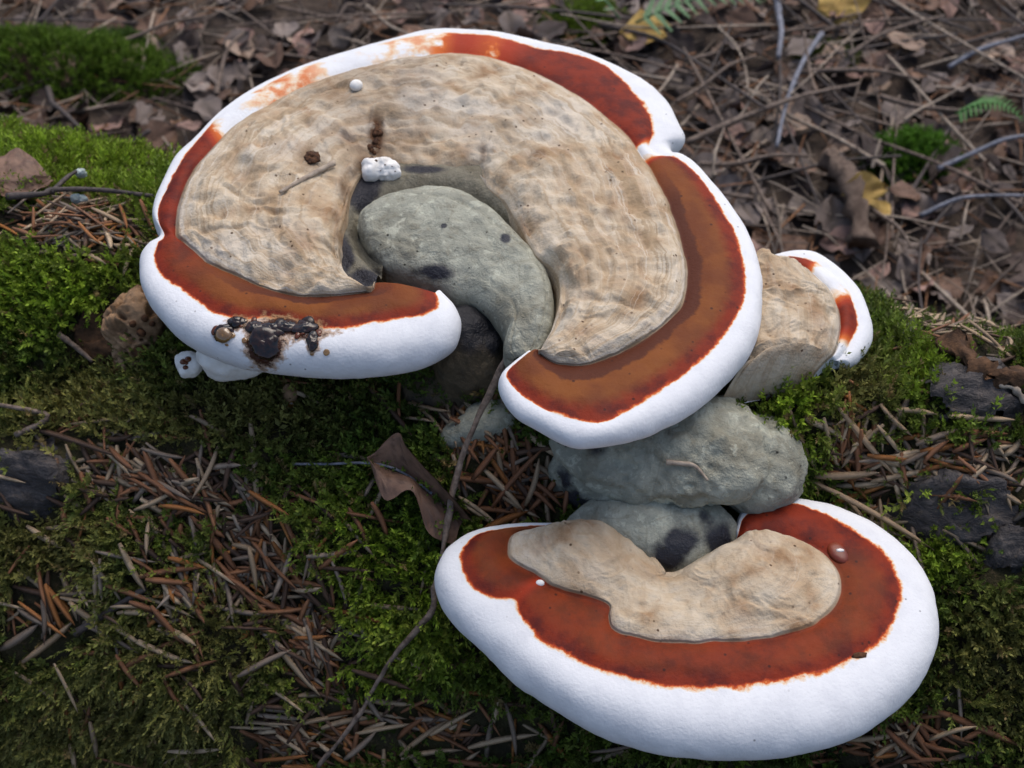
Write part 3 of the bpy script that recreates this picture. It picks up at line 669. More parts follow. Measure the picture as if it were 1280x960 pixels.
c0 = at(824, 660, ZL-.004)
lump('old_cap', [(c0, (.026, .013, .012), rotm('Z', -6)), (at(770, 665, ZL-.007), (.018, .012, .010)), (at(850, 660, ZL-.006), (.015, .016, .011)), (at(820, 640, ZL-.02), (.03, .02, .015))], M['grey_old'], low, base2, center=c0-np.array([0, 0, .004]),
     amp=.0020, freq=130, seed=90, stain_shade=[(at(852, 678, ZL+.006), .008, 1.2), (at(838, 700, ZL+.002), .008, 1.2), (at(895, 672, ZL), .007, 1.0), (at(880, 645, ZL+.006), .004, .8)], big=.001)
p, nn = on(BVD, 1048, 690); lump('red_nodule', [(p-nn*.0006, (.0032, .0050, .0014), rotm('Z', 25))], M['drop_red'] if False else mat_simple('red_lacquer_skin', (.18, .030, .008), (.12, .018, .008), 120, .42, .4, .0002), low, base2, sub=3, amp=.0003, freq=200)
p, nn = on(BVD, 1050, 689); lump('white_nodule', [(p+nn*.0006, (.0017, .0007, .0005))], M['white_flesh'], low, base2, sub=2, amp=.0001)
p, nn = on(BVD, 675, 729); lump('white_nodule', [(p, (.0015, .0011, .0011))], M['white_flesh'], low, base2, sub=2, amp=.0001)
p, nn = on(BVD, 1073, 819); lump('debris_chip', [(p, (.0036, .0011, .0006), rotm('Z', 4))], M['hole'], low, base2, sub=2, amp=.0003)

# ---- small fungus at the back right
ZS = .225
SS = [940,326,960,325,962,322,964,320, 938,332,972,327,973,322,974,317, 936,342,989,328,992,321,994,313, 935,354,1006,334,1014,326,1017,314, 934,366,1020,344,1032,336,1040,326,
 934,378,1034,358,1048,348,1062,346, 934,388,1043,372,1060,364,1078,368, 934,398,1049,388,1068,386,1087,392, 934,408,1051,404,1071,406,1091,414, 935,418,1050,418,1064,424,1087,434,
 937,428,1047,432,1056,440,1072,454, 940,436,1043,442,1046,450,1055,461, 944,442,1040,446,1039,450,1042,454]
n = len(SS)//8; k_ = np.arange(n)
redm = np.interp(k_, [0, 2, 3, 3.6, 4.5, 5.2, 6, 6.6, 8, 9, 9.6, n], [.9, .9, .8, .6, .1, 0, .35, .95, 1, .6, 0, 0]); redm[5] = 0; redm[4] = .12; redm[10:] = 0
base3 = np.array([.10, .07, .205])
sm = empty('bracket_fungus', base3)
tag(sm, 'small hoof-like bracket fungus with thin white rim, growing on the moss behind the largest one', 'fungus', 'red-banded bracket fungi on the log')
BVS, SO = bracket(sm, base3, SS, ZS+.004, ZS-.004, ZS-.006, np.interp(k_, [0, 5, 9, n], [.008, .011, .012, .008]), redm, .0, np.interp(k_, [0, 8, n], [0, 0, .25]), .006, lump=.9, bandmix=.6, cap0=.002, cap1=.010, NT_=260, seed=51)
lump('old_foot', [(at(960, 425, .212), (.014, .014, .015)), (at(1000, 405, .206), (.020, .022, .014))], M['brown_pore'], sm, base3, center=at(985, 412, .207), amp=.0015, freq=110, seed=95, big=.001)

# ---- old grey fungus below the rosette
c0 = at(845, 570, .199)
st = [(at(770, 625, .19), .011, 1.1), (at(805, 612, .197), .007, .9), (at(735, 635, .185), .012, 1.1), (at(925, 560, .20), .004, .8), (at(900, 535, .21), .004, .7), (at(985, 620, .18), .012, .9), (at(700, 600, .195), .008, .8), (at(850, 600, .207), .006, .75), (at(930, 600, .20), .006, .9), (at(960, 545, .207), .005, .7), (at(745, 560, .212), .005, .6), (at(880, 625, .19), .010, 1.0)]
o, P, F = lump('old_bracket_fungus', [(at(800, 570, .200), (.031, .020, .015), rotm('Z', -8)), (at(870, 560, .206), (.026, .022, .014)), (at(945, 580, .196), (.016, .019, .016)), (at(745, 590, .190), (.018, .014, .014)), (at(850, 560, .185), (.045, .022, .014))],
     M['grey_old'], center=c0, sub=6, amp=.0026, freq=150, seed=101, pit=.0012, stain_shade=st, big=.0042)
tag(o, 'rounded grey-green old fungus without red band, between the largest and the lowest fungus', 'fungus')
BVO = BVHTree.FromPolygons(P.tolist(), F.tolist())
# ---- corky brown lumps
def corky(name, ells, center, label, holes, seed):
    o, P, F = lump(name, ells, M['brown_pore'], center=center, sub=6, amp=.003, freq=130, seed=seed, big=.003, pit=.006)
    tag(o, label, 'fungus'); b = BVHTree.FromPolygons(P.tolist(), F.tolist())
    for (x_, y_, r_) in holes:
        p, nn = cast(b, x_, y_)
        if p is not None: lump('bore_hole', [(p, (r_, r_*.8, r_))], M['hole'], o, (0, 0, 0), sub=2, amp=.0003, freq=500)
pl = on_log(180, 425)[0]
corky('corky_fungus', [(pl+np.array([.001, 0, .006]), (.013, .012, .016)), (pl+np.array([-.001, -.002, -.006]), (.011, .010, .014))], pl+np.array([0, 0, .002]), 'brown corky fungus riddled with holes under the white rim', [(181, 398, .0014), (177, 416, .0018), (190, 405, .0012), (190, 452, .0012), (166, 405, .0014), (175, 440, .003)], 110)
p0 = at(955, 475, .205)
corky('corky_fungus', [(p0, (.011, .010, .012)), (at(962, 492, .199), (.006, .006, .006))], p0, 'smooth brown old fungus knob behind the grey fungus beside bright moss', [], 115)
o = link('sap_droplet', drop_me['drop_dark'], None, at(951, 488, .208)+np.array([0, -.006, .0])); o.scale = (.0022, .0016, .0048); o.rotation_euler = (0, .35, 0); tag(o, 'shiny dark teardrop of sap on the brown knob', 'droplet')
p = at(236, 455, .208); o, P, F = lump('young_fungus', [(p, (.0052, .0046, .0050))], M['white_flesh'], sub=4, amp=.0010, freq=260, pit=.001); tag(o, 'tiny round whitish fungus bud with amber holes under the front rim', 'fungus')
b = BVHTree.FromPolygons(P.tolist(), F.tolist())
for (x_, y_, r_) in ((229, 452, .0012), (235, 449, .0012), (232, 459, .0010), (233, 454, .0007)):
    q, nn = cast(b, x_, y_)
    if q is not None:
        d_ = link('droplet', drop_me['drop_red'], o, q); d_.scale = (r_, r_, r_*.7)
p = at(290, 450, .213); o, P, F = lump('young_fungus', [(p, (.012, .006, .007), rotm('Y', 14)), (at(275, 456, .210), (.006, .005, .006))], M['white_flesh'], sub=4, amp=.0014, freq=190); tag(o, 'wedge-shaped white young fungus growing under the front rim', 'fungus')
pp = on_log(365, 497)[0]; o, P, F = lump('young_fungus', [(pp+np.array([0, -.002, .004]), (.0027, .0027, .0052))], M['brown_pore'], sub=3, amp=.0003); tag(o, 'tiny brownish fungus peg on dark moss below the front rim', 'fungus')
d_ = link('droplet', drop_me['amber'], o, pp+np.array([.0006, -.0045, .0015])); d_.scale = (.0013, .0013, .0017)

# ------------------------------------------------------------------ which part of the log carries what (places measured once, kept on the log)
NZ = {'beside the forked lichen-tipped twig': [(95, 285, 120, 42, 0)],
      'in the tangle beside the dark bark knob': [(205, 600, 150, 50, 18)],
      'in the streak down the mossy log front': [(330, 690, 75, 60, 30), (390, 800, 50, 120, -22)],
      'low on the log under the long twig': [(540, 905, 190, 50, 0), (370, 920, 80, 50, 0)],
      'heaped between the curled leaf and grey fungus': [(645, 610, 78, 66, 0), (600, 540, 60, 40, 0)],
      'beside the small hoof-like fungus': [(1190, 390, 115, 62, 14)],
      'in the drift along the dark bare bark': [(1190, 585, 115, 34, 4)],
      'stuck upright in moss beside the grey fungus': [(1062, 560, 34, 55, 0)],
      'behind the white rim of the lowest fungus': [(1100, 650, 95, 26, 28)],
      'below the white rim of the lowest fungus': [(1130, 925, 110, 45, -10)],
      'lying singly on the mossy front of the log': [(230, 740, 330, 200, 0)],
      'on shaded moss at the foot of the log': [(60, 770, 80, 60, -20)]}
BZ = [(1205, 490, 85, 46, 8), (1195, 640, 95, 50, 22), (35, 605, 55, 58, 0), (128, 425, 46, 40, 0), (1265, 690, 50, 40, 0)]
GREEN_BACK = [(1150, 470, 30, 40, 0), (1190, 600, 46, 30, 15), (1140, 690, 90, 40, 20), (1000, 500, 60, 75, 0)]
def zone_val(q, zs):
    v = np.full(q.shape[:-1], 9.0)
    for z in zs: v = np.minimum(v, ell(q, *z))
    return v
ALLN = [z for k, v in NZ.items() for z in v if 'singly' not in k]

# ------------------------------------------------------------------ moss
def shoot(kind, seed):
    r = np.random.default_rng(seed); V = []; F = []
    n = {'tuft': 17, 'hang': 22}[kind]
    t = np.linspace(0, 1, 5); bend = r.uniform(.05, .25)
    stem = lambda q: np.array([bend*q*q, .06*math.sin(q*4+seed), q])
    def tri(a, b, c): k = len(V); V.extend([a, b, c]); F.append([k, k+1, k+2])
    for k in range(3):
        a, b = stem(k/3), stem((k+1)/3); w = .022*(1-k/4); tri(a+[w, 0, 0], a-[w, 0, 0], b)
    for k in range(n):
        q = .12+.88*(k+.5)/n; p = stem(q); az = k*2.4+r.uniform(-.4, .4)
        if kind == 'hang': az = (k % 2)*math.pi+r.uniform(-.7, .7)
        ln = (.30 if kind == 'tuft' else .24)*(1.15-.65*q)*r.uniform(.75, 1.2); el = .55+.5*q+r.uniform(-.2, .2)
        d = np.array([math.cos(az)*math.cos(el), math.sin(az)*math.cos(el), math.sin(el)]); sd = np.cross(d, [math.sin(az*3), .3, 1.0]); sd /= np.linalg.norm(sd)
        w = ln*(.22 if kind == 'tuft' else .17)
        m = p+d*ln*.42; tri(p, m+sd*w, p+d*ln); tri(p, p+d*ln+[0, 0, -.01], m-sd*w)
    return np.array(V), np.array(F)
PROTO = {'tuft': [shoot('tuft', i) for i in range(5)], 'hang': [shoot('hang', 20+i) for i in range(5)]}
def frames(dirs, spin):
    z = dirs/np.linalg.norm(dirs, axis=1, keepdims=True); ref = np.where(np.abs(z[:, 2:3]) > .9, np.array([[1., 0, 0]]), np.array([[0, 0, 1.]]))
    x = np.cross(ref, z); x /= np.linalg.norm(x, axis=1, keepdims=True); y = np.cross(z, x)
    c, s = np.cos(spin)[:, None], np.sin(spin)[:, None]
    return np.stack([x*c+y*s, -x*s+y*c, z], -1)
def bake(protos, pos, dirs, scale, tint, spin=None):
    n = len(pos); spin = RNG.uniform(0, 6.28, n) if spin is None else spin; Rm = frames(dirs, spin); which = RNG.integers(0, len(protos), n)
    Vs, Fs, Ts = [], [], []; off = 0
    for k, (V, F) in enumerate(protos):
        i = np.where(which == k)[0]
        if len(i) == 0: continue
        W = np.einsum('nij,vj->nvi', Rm[i], V)*scale[i][:, None, None]+pos[i][:, None]
        Vs.append(W.reshape(-1, 3)); Fs.append((F[None]+(off+np.arange(len(i))*len(V))[:, None, None]).reshape(-1, F.shape[1]))
        grad = (.55+.45*np.clip(V[:, 2], 0, 1))[None, :, None]*0+1
        Ts.append((tint[i][:, None]*grad*np.ones((1, len(V), 1))).reshape(-1, 3)); off += len(i)*len(V)
    return np.concatenate(Vs), np.concatenate(Fs), np.concatenate(Ts)
def log_sample(n, alo, ahi, tlo, thi):
    a = RNG.uniform(alo, ahi, n); th = RNG.uniform(tlo, thi, n); P = log_points(a, th, BW)
    e = .0012
    Pa = log_points(a+e, th, BW)-P; Pt = log_points(a, th+e/LR, BW)-P; N = np.cross(Pa, Pt); N /= np.linalg.norm(N, axis=1, keepdims=True)
    out = np.cos(th)[:, None]*PN+np.sin(th)[:, None]*UPV; N *= np.sign((N*out).sum(1))[:, None]
    return P, N
def grow_moss(name, P, N, label, seed):
    q = proj(P); nz = fbm(P*70, 3, 200); n2 = fbm(P*28, 3, 201)
    bare = np.minimum(zone_val(q, ALLN)+.15, zone_val(q, BZ)); green = zone_val(q, GREEN_BACK)
    keep = sstep(.75, 1.35, bare+nz*.9) > RNG.uniform(0, 1, len(P))
    keep |= (green+nz*.5 < .9)
    keep &= (nz > -.50) | (RNG.uniform(0, 1, len(P)) < .25)
    # young moss also pokes up here and there through the litter
    keep |= (RNG.uniform(0, 1, len(P)) < .06)
    P, N, q, nz, n2 = P[keep], N[keep], q[keep], nz[keep], n2[keep]; n = len(P)
    olive = np.exp(-np.minimum.reduce([ell(q, 140, 530, 130, 90), ell(q, 250, 790, 130, 110), ell(q, 60, 700, 90, 90), ell(q, 1240, 820, 70, 90), ell(q, 330, 520, 120, 50), ell(q, 1070, 500, 40, 50), ell(q, 120, 900, 200, 90)]))
    bright = np.exp(-np.minimum.reduce([ell(q, 100, 200, 190, 90), ell(q, 60, 370, 150, 60), ell(q, 1150, 310, 200, 45), ell(q, 990, 510, 50, 80), ell(q, 480, 740, 110, 130), ell(q, 1150, 680, 90, 60), ell(q, 240, 740, 70, 60), ell(q, 1180, 470, 70, 50)]))
    w = RNG.uniform(-.25, .25, n)
    o_ = np.clip(olive*1.2+w+n2*.5, 0, 1)[:, None]; b_ = np.clip(bright*1.1+RNG.uniform(-.3, .3, n)+n2*.4, 0, 1)[:, None]
    c = np.array([.068, .112, .018])*(1-b_)+np.array([.215, .315, .026])*b_
    c = c*(1-o_)+np.array([.185, .180, .050])*o_
    c *= RNG.uniform(.45, 1.4, (n, 1))*(1+.45*np.clip(nz, -1, 1))[:, None]; dry = RNG.uniform(0, 1, n) < .05; c[dry] = np.array([.20, .15, .06])*RNG.uniform(.6, 1.2, (dry.sum(), 1))
    steep = sstep(.75, .25, N[:, 2])[:, None]*(.35+.65*o_)
    d = N*1.0+np.array([0, 0, .35])*(1-steep)-np.array([0, 0, 1.05])*steep+RNG.normal(0, .38, (n, 3))
    hang = RNG.uniform(0, 1, n) < .15+.75*steep[:, 0]
    sc_ = (RNG.uniform(.0055, .0125, n)*(1+.35*np.clip(nz, -.6, 1)))*np.where(hang, 1.15, 1.0)
    sc_ = np.where(zone_val(q, ALLN) < .8, sc_*.6, sc_)
    P = P-N*.0012
    A = [bake(PROTO['tuft'], P[~hang], d[~hang], sc_[~hang], c[~hang]), bake(PROTO['hang'], P[hang], d[hang], sc_[hang], c[hang])]
    V = np.concatenate([A[0][0], A[1][0]]); F = np.concatenate([A[0][1], A[1][1]+len(A[0][0])]); T = np.concatenate([A[0][2], A[1][2]])
    o = link(name, mesh_np(name, V, F, M['moss'], False, {'tint': T})); tag(o, label, 'moss', kind='stuff'); return o
P, N = log_sample(150000, -.27, .29, R_(-32), R_(150))
q = proj(P); inn = (q[:, 0] > -70) & (q[:, 0] < 1350) & (q[:, 1] > 40) & (q[:, 1] < 1010); facing = (N*(CAM-P)).sum(1) > -.12
vis = inn & facing
P1, N1 = P[vis], N[vis]; sel = RNG.permutation(len(P1))[:62000]
grow_moss('moss', P1[sel], N1[sel], 'dense green and olive feathery moss covering the log', 1)
P2, N2 = P[~vis], N[~vis]; sel = RNG.permutation(len(P2))[:6000]
Pw, Nw = log_sample(9000, -.88, .88, R_(-40), R_(180)); far = np.abs((Pw-LC)@AX) > .27
o = grow_moss('moss', np.concatenate([P2[sel], Pw[far]]), np.concatenate([N2[sel], Nw[far]]), 'moss on the far ends and back of the log', 2)
# moss capsules on stalks along the left crest
Vs, Fs, Ts, off = [], [], [], 0
for k in range(16):
    x_ = random.choice([random.uniform(5, 80), random.uniform(200, 275)]); p, nn = on_log(x_, random.uniform(150, 185))
    if p is None: continue
    h = random.uniform(.008, .014); e = p+np.array([random.uniform(-.003, .003), random.uniform(-.002, .004), h])
    pts = np.array([p, p*.5+e*.5+[.0006, 0, 0], e, e+[.0006, 0, .0008], e+[.0012, 0, .0018], e+[.0016, 0, .0026]]); V, F = tube_arrays(pts, [.00018, .00016, .00016, .0006, .0006, .0002], 5)
    Vs.append(V); Fs.append(F+off); off += len(V); Ts.append(np.tile([.30, .36, .10], (len(V), 1)))
o = link('moss_capsules', mesh_np('moss_capsules', np.concatenate(Vs), np.concatenate(Fs), M['moss'], True, {'tint': np.concatenate(Ts)})); tag(o, 'thin moss stalks with pale green capsules on the crest of the log', 'moss', kind='stuff')

# bare bark plates that belong to the log
def plate(px, py, rx, ry, seed, h=.004, mat='bark'):
    n = 34; g = np.linspace(-1, 1, n); GX, GY = np.meshgrid(g, g, indexing='ij')
    V = np.zeros((n, n, 3)); rr = np.hypot(GX, GY)
    for i in range(n):
        for j in range(n):
            p, nn = on_log(px+GX[i, j]*rx*.92, py+GY[i, j]*ry*.92)
            if p is None: p, nn = V[i, j-1], np.array([0, 0, 1.])
            V[i, j] = p; GXn = 0
            edge = min(1, math.hypot(GX[i, j], GY[i, j])); lift = h*min(1, (1-edge)*2.2)-.003*(edge > .85)
            V[i, j] = p+np.array([0, -.3, .95])*lift
    ridg = 1-np.abs(fbm(V*np.array([45, 110, 110]), 4, seed))*2
    V[..., 2] += .0040*ridg+.0026*fbm(V*230, 4, seed+2, .65)
    irregular = fbm(V*75, 3, seed+6)*.55
    F = grid_faces(n, n); cen = (np.hypot(GX, GY)+irregular).ravel()
    F = F[(cen[F] < 1.0).all(1)]
    o = link('bark_plate', mesh_np('bark_plate', V.reshape(-1, 3), F, M[mat]), log)
    return o
plate(1210, 495, 92, 52, 301); plate(1190, 640, 105, 58, 305); plate(36, 606, 56, 58, 309, .005); plate(1262, 690, 40, 34, 311); plate(128, 425, 42, 42, 313, .002, 'rotten'); plate(1125, 420, 30, 24, 317, .002)

# ------------------------------------------------------------------ needles
def needle_arrays(bend, twist, seed, sides=4, segs=5):
    r = np.random.default_rng(seed); t = np.linspace(0, 1, segs+1)
    P = np.stack([t-.5, .055*bend*np.sin(t*math.pi), .055*twist*np.sin(t*math.pi*1.4)], -1)
    w = .047*np.array([.55, .95, 1.0, .95, .8, .12][:segs+1])*r.uniform(.9, 1.1)
    return tube_arrays(P, w, sides, .62)
NV = [needle_arrays(b, tw, i) for i, (b, tw) in enumerate([(0, .05), (.35, .1), (-.4, -.1), (.7, .1), (-.2, .25), (.1, -.3), (.5, -.15), (-.7, .1)])]
NM = {}
def needle_mesh(v, col):
    if (v, col) not in NM: NM[v, col] = mesh_np('spruce_needle', *NV[v], MN[col], True)
    return NM[v, col]
def put_needle(a, b, nn, col, where, v=None, fat=1.0):
    d = b-a; L = np.linalg.norm(d); m = basis(d, nn).to_4x4(); v = random.randrange(len(NV)) if v is None else v
    o = link('spruce_needle', needle_mesh(v, col)); w = .022*fat
    o.matrix_world = Matrix.Translation((a+b)/2) @ m @ Matrix.Diagonal((L, w, w, 1))
    tag(o, '%s dry spruce needle %s' % (col, where), 'needle', '%s needles %s' % (col, where)); return o
zl = {k: k for k in NZ}
Z = list(NZ)
HAND = [(178,610,262,608,'pale straw',1,1.1),(250,512,270,588,'reddish brown',1,.8),(313,528,321,640,'pale straw',1,1.2),(152,485,160,565,'reddish brown',1,.8),(238,650,300,722,'reddish brown',1,1.6),
 (380,621,312,656,'reddish brown',1,1),(22,530,150,578,'dark brown',1,1.1),(170,640,220,612,'pale straw',1,1),(140,545,168,520,'greyish',1,.9),(28,828,92,776,'pale straw',11,1.3),(0,812,48,785,'greyish',11,1.4),
 (60,712,66,782,'dark brown',11,1),(76,716,97,776,'pale straw',11,1.1),(56,730,92,778,'orange',11,1),(140,800,153,885,'orange',11,1),(150,812,156,880,'reddish brown',11,.9),(178,846,160,888,'orange',11,.8),
 (80,880,88,925,'orange',11,1),(112,882,98,925,'reddish brown',11,.9),(76,665,124,700,'dark brown',11,1.1),(270,700,330,770,'reddish brown',2,1),(318,745,420,800,'reddish brown',2,1.2),(385,735,440,810,'dark brown',2,1),
 (340,800,400,870,'pale straw',2,1),(410,760,480,785,'orange',2,1),(420,790,455,725,'greyish',2,1),(405,690,415,760,'reddish brown',2,.8),(395,705,440,640,'orange',2,.8),
 (632,880,645,946,'greyish',3,1),(585,935,672,918,'pale straw',3,1.1),(560,865,625,872,'orange',3,1),(690,935,705,900,'reddish brown',3,1),(500,945,560,900,'pale straw',3,1),(430,950,470,915,'greyish',3,1),(560,950,640,958,'reddish brown',3,1.1),
 (455,478,515,545,'dark brown',4,1),(500,470,500,530,'reddish brown',4,.7),(510,503,560,515,'pale straw',4,.8),(505,522,540,527,'pale straw',4,.7),(570,530,600,580,'reddish brown',4,1),(590,600,625,555,'reddish brown',4,1.1),(620,640,680,560,'reddish brown',4,1),
 (640,560,650,620,'reddish brown',4,1.1),(655,625,675,575,'pale straw',4,1),(700,645,718,590,'reddish brown',4,1.1),(600,665,660,645,'orange',4,1.3),(610,590,655,640,'pale straw',4,1),
 (1030,522,1052,592,'pale straw',7,.9),(1050,518,1118,594,'pale straw',7,1.1),(1065,540,1072,600,'reddish brown',7,1.2),(985,505,1022,592,'pale straw',7,.7),(1016,598,1095,590,'pale straw',8,1.2),(1016,602,1168,688,'pale straw',8,1.1),(1030,590,1090,600,'reddish brown',8,1.2),
 (1100,505,1140,545,'pale straw',6,1),(1110,545,1142,482,'greyish',6,1.1),(1145,556,1225,535,'greyish',6,1.2),(1150,564,1205,552,'orange',6,1),(1120,512,1172,518,'pale straw',6,1),(1190,540,1260,542,'reddish brown',6,1.3),(1185,520,1270,525,'pale straw',6,1.1),
 (1255,570,1280,540,'pale straw',6,1.1),(1230,580,1275,605,'greyish',6,1),(1240,610,1280,632,'pale straw',6,.9),
 (1180,395,1212,440,'greyish',5,1.2),(1213,412,1280,455,'pale straw',5,1.1),(1175,360,1280,410,'pale straw',5,1.2),(1090,340,1150,350,'pale straw',5,1),(1100,360,1170,380,'pale straw',5,1),(1140,370,1190,420,'pale straw',5,1),(1085,395,1120,392,'pale straw',5,.8),(1225,370,1280,415,'pale straw',5,1.1),
 (1120,885,1168,955,'reddish brown',9,1.1),(1135,882,1185,952,'reddish brown',9,1.1),(1060,925,1135,915,'pale straw',9,1.1),(1160,885,1280,935,'reddish brown',9,1.2),(1210,925,1250,905,'reddish brown',9,1),(1090,950,1130,925,'pale straw',9,1)]
cnt = 0
for (x0, y0, x1, y1, col, zi, fat) in HAND:
    a, n1 = on_log(x0, y0); b, n2_ = on_log(x1, y1)
    if a is None or b is None: continue
    nn = n1+n2_; nn /= np.linalg.norm(nn); up = .0045 if zi != 4 else .006
    put_needle(lp(x0, y0, up*random.uniform(.7, 1.2)), lp(x1, y1, up*random.uniform(.7, 1.3)), nn, col, Z[zi], fat=fat); cnt += 1
share = [34, 32, 36, 18, 30, 42, 26, 6, 10, 12, 34, 4]; extra = 300-cnt; tot = sum(share)
colw = {0: (3, 3, 2, 2, 1), 1: (3, 3, 2, 3, 0), 2: (4, 2, 2, 3, 1), 3: (3, 3, 1, 3, 2), 4: (5, 2, 1, 2, 1), 5: (2, 6, 2, 1, 0), 6: (3, 4, 3, 1, 1), 7: (3, 3, 1, 1, 1), 8: (3, 3, 2, 1, 0), 9: (4, 2, 1, 2, 1), 11: (2, 2, 2, 3, 3), 10: (3, 4, 2, 2, 1)}
cols = ['reddish brown', 'pale straw', 'greyish', 'dark brown', 'orange']
def rand_needle(zi, low):
    z = random.choice(NZ[Z[zi]]); r = abs(random.gauss(0, .62)) if not low else abs(random.gauss(0, .72)); t = random.uniform(0, 6.283); a = R_(z[4])
    x, y = r*math.cos(t)*z[2], r*math.sin(t)*z[3]; px, py = z[0]+x*math.cos(a)-y*math.sin(a), z[1]+x*math.sin(a)+y*math.cos(a)
    p, nn = on_log(px, py)
    if p is None: return None
    main = {0: 5, 1: 25, 2: 55, 3: 20, 4: 60, 5: 25, 6: 8, 7: 80, 8: 32, 9: 30, 10: 40, 11: 60}[zi]
    ang = R_(random.gauss(main, 42)); th1 = np.cross(nn, [0, 1, 0.3]); th1 /= np.linalg.norm(th1); th1 *= np.sign(th1[0]+1e-9); th2 = np.cross(nn, th1); th2 *= -np.sign(th2[2])
    d = th1*math.cos(ang)+th2*math.sin(ang)
    d = d-nn*(d@nn)+nn*random.gauss(0, .10 if zi != 7 else .3); d /= np.linalg.norm(d); L = random.uniform(.011, .023)
    c = p+nn*((random.uniform(.0006, .003) if low else random.uniform(.0022, .0065))+(.0035 if zi == 10 else 0))
    return c-d*L/2, c+d*L/2, nn, random.choices(cols, colw[zi])[0]
for zi in range(len(Z)):
    for k in range(round(share[zi]*extra/tot)):
        r = rand_needle(zi, False)
        if r: put_needle(r[0], r[1], r[2], r[3], Z[zi], fat=random.uniform(.7, 1.15))
Vs, Fs, Ts, off = [], [], [], 0
for k in range(1500):
    zi = random.choices(range(len(Z)), share)[0]; r = rand_needle(zi, True)
    if not r: continue
    a, b, nn, col = r; m = np.array(basis(b-a, nn)); L = np.linalg.norm(b-a); V, F = NV[k % len(NV)]; w = .021*random.uniform(.7, 1.2)
    Vs.append((V*np.array([L, w, w]))@m.T+(a+b)/2); Fs.append(F+off); off += len(V)
    c0 = np.array(NEEDLE[col][0])*random.uniform(.4, .95); Ts.append(np.tile(c0, (len(V), 1)))
o = link('needle_litter', mesh_np('needle_litter', np.concatenate(Vs), np.concatenate(Fs), M['litter'], True, {'tint': np.concatenate(Ts)})); tag(o, 'thick layer of smaller brown needles under the loose ones on the log', 'needles', kind='stuff')

# ------------------------------------------------------------------ twigs, leaves on the log
def twig(name, pts, r0, r1, mat, label=None, group=None, cat='twig', sides=8, parent=None, knob=.12, seed=0, rough=.0):
    pts = np.asarray(pts, float); u = np.linspace(0, len(pts)-1, max(10, len(pts)*5)); P = catmull(pts, u); t = np.linspace(0, 1, len(u))
    rad = (r0+(r1-r0)*t)*(1+knob*vnoise(np.stack([t*14, 0*t+seed, 0*t], -1), 3)); V, F = tube_arrays(P, rad, sides)
    V = V+rough*np.stack([fbm(V*260, 3, seed+q_) for q_ in (1, 5, 9)], -1)*2
    c = V.mean(0) if parent is None else np.zeros(3)
    o = link(name, mesh_np(name, V-c, F, M[mat]), parent, c if parent is None else None)
    if label: tag(o, label, cat, group)
    return o
top = at(633, 446, .226); foot = lp(541, 740, .012); d0, d1 = np.linalg.norm(top-CAM), np.linalg.norm(foot-CAM)
way = [(633, 446), (614, 488), (592, 535), (574, 585), (563, 630), (557, 668), (550, 705)]
run = [CAM+ray(x_, y_)*(d0+(d1-d0)*(y_-446)/(740-446)) for x_, y_ in way]
t0 = twig('twig', run+[foot]+[lp(520, 780, .012), lp(494, 818, .012), lp(472, 852, .011), lp(455, 885, .010), lp(425, 922, .008), lp(398, 958, .007)],
          .0013, .0007, 'twig', 'long thin knobbly twig leaning from the rosette down the log past the curled leaf', seed=1, rough=.0003, knob=.3)
t0b = twig('twig', [lp(0, 243, .009), lp(55, 240, .009), lp(78, 233, .009), lp(130, 236, .009), lp(202, 241, .009)], .0014, .0008, 'twig_dark', 'dark grey twig with lichen-tipped fork pointing at the largest fungus', seed=2)
bs = np.array(t0b.location)
f_ = twig('fork', np.array([lp(66, 236, .009), lp(84, 222, .011), lp(101, 211, .013)])-bs, .0010, .0007, 'twig_dark', parent=t0b)
l_, P, F = lump('lichen_tuft', [(lp(97, 214, .013), (.0022, .0016, .0018))], M['lichen'], t0b, bs, sub=4, amp=.0016, freq=600)
l_, P, F = lump('lichen_chip', [(lp(98, 248, .005), (.0036, .0016, .0022))], M['lichen'], sub=4, amp=.0014, freq=420, seed=3); tag(l_, 'pale blue-grey lichen chip among needles below the forked twig', 'lichen')
a, n1 = on(BVR, 348, 243); b, n2_ = on(BVR, 417, 206)
twig('twig', [a+n1*.0012, (a+b)/2+n1*.0016, b+n2_*.0018], .0006, .0011, 'twig_pale', 'short straight twig lying on the tan crust of the largest fungus', seed=3)
twig('rotten_branch', [lp(1190, 432, .005), lp(1215, 450, .007), lp(1245, 462, .007), lp(1285, 476, .006)], .0036, .0026, 'rotten', 'crumbly brown rotten branch piece above the dark bare bark', cat='branch', knob=.6, seed=4, sides=14, rough=.0022)
twig('twig', [lp(1248, 472, .006), lp(1262, 486, .006), lp(1284, 505, .006)], .0009, .0011, 'twig_pale', 'pale bleached twig on the dark bare bark', seed=5, rough=.0005, knob=.4)
p1, n1 = cast(BVO, 832, 577); p2, n2_ = cast(BVO, 868, 582); p3, _ = cast(BVO, 884, 600)
if p1 is not None and p2 is not None: twig('twig', [p1+[0, -.001, .001], (p1+p2)/2+[0, -.001, .0014], p2+[0, -.001, .001]]+([p3+[0, -.001, .001]] if p3 is not None else []), .0010, .0004, 'twig_pale', 'tiny bent twig scrap on the old grey fungus', seed=6)
twig('twig', [lp(20, 545, .004), lp(60, 520, .008), lp(10, 498, .010)][:2]+[lp(5, 505, .011)], .0012, .0008, 'twig', 'short brown twig sticking out of moss above the dark bark knob', seed=7)
twig('twig', [lp(95, 792, .005), lp(135, 765, .006), lp(182, 735, .006)], .0016, .0012, 'twig_dark', 'straight dark twig across the shaded needles at the foot of the log', seed=8)
twig('twig', [lp(72, 418, .006), lp(90, 430, .006), lp(116, 447, .005)], .0014, .0008, 'twig', 'stubby knotted twig at the rotten hollow left of the corky fungus', seed=9)
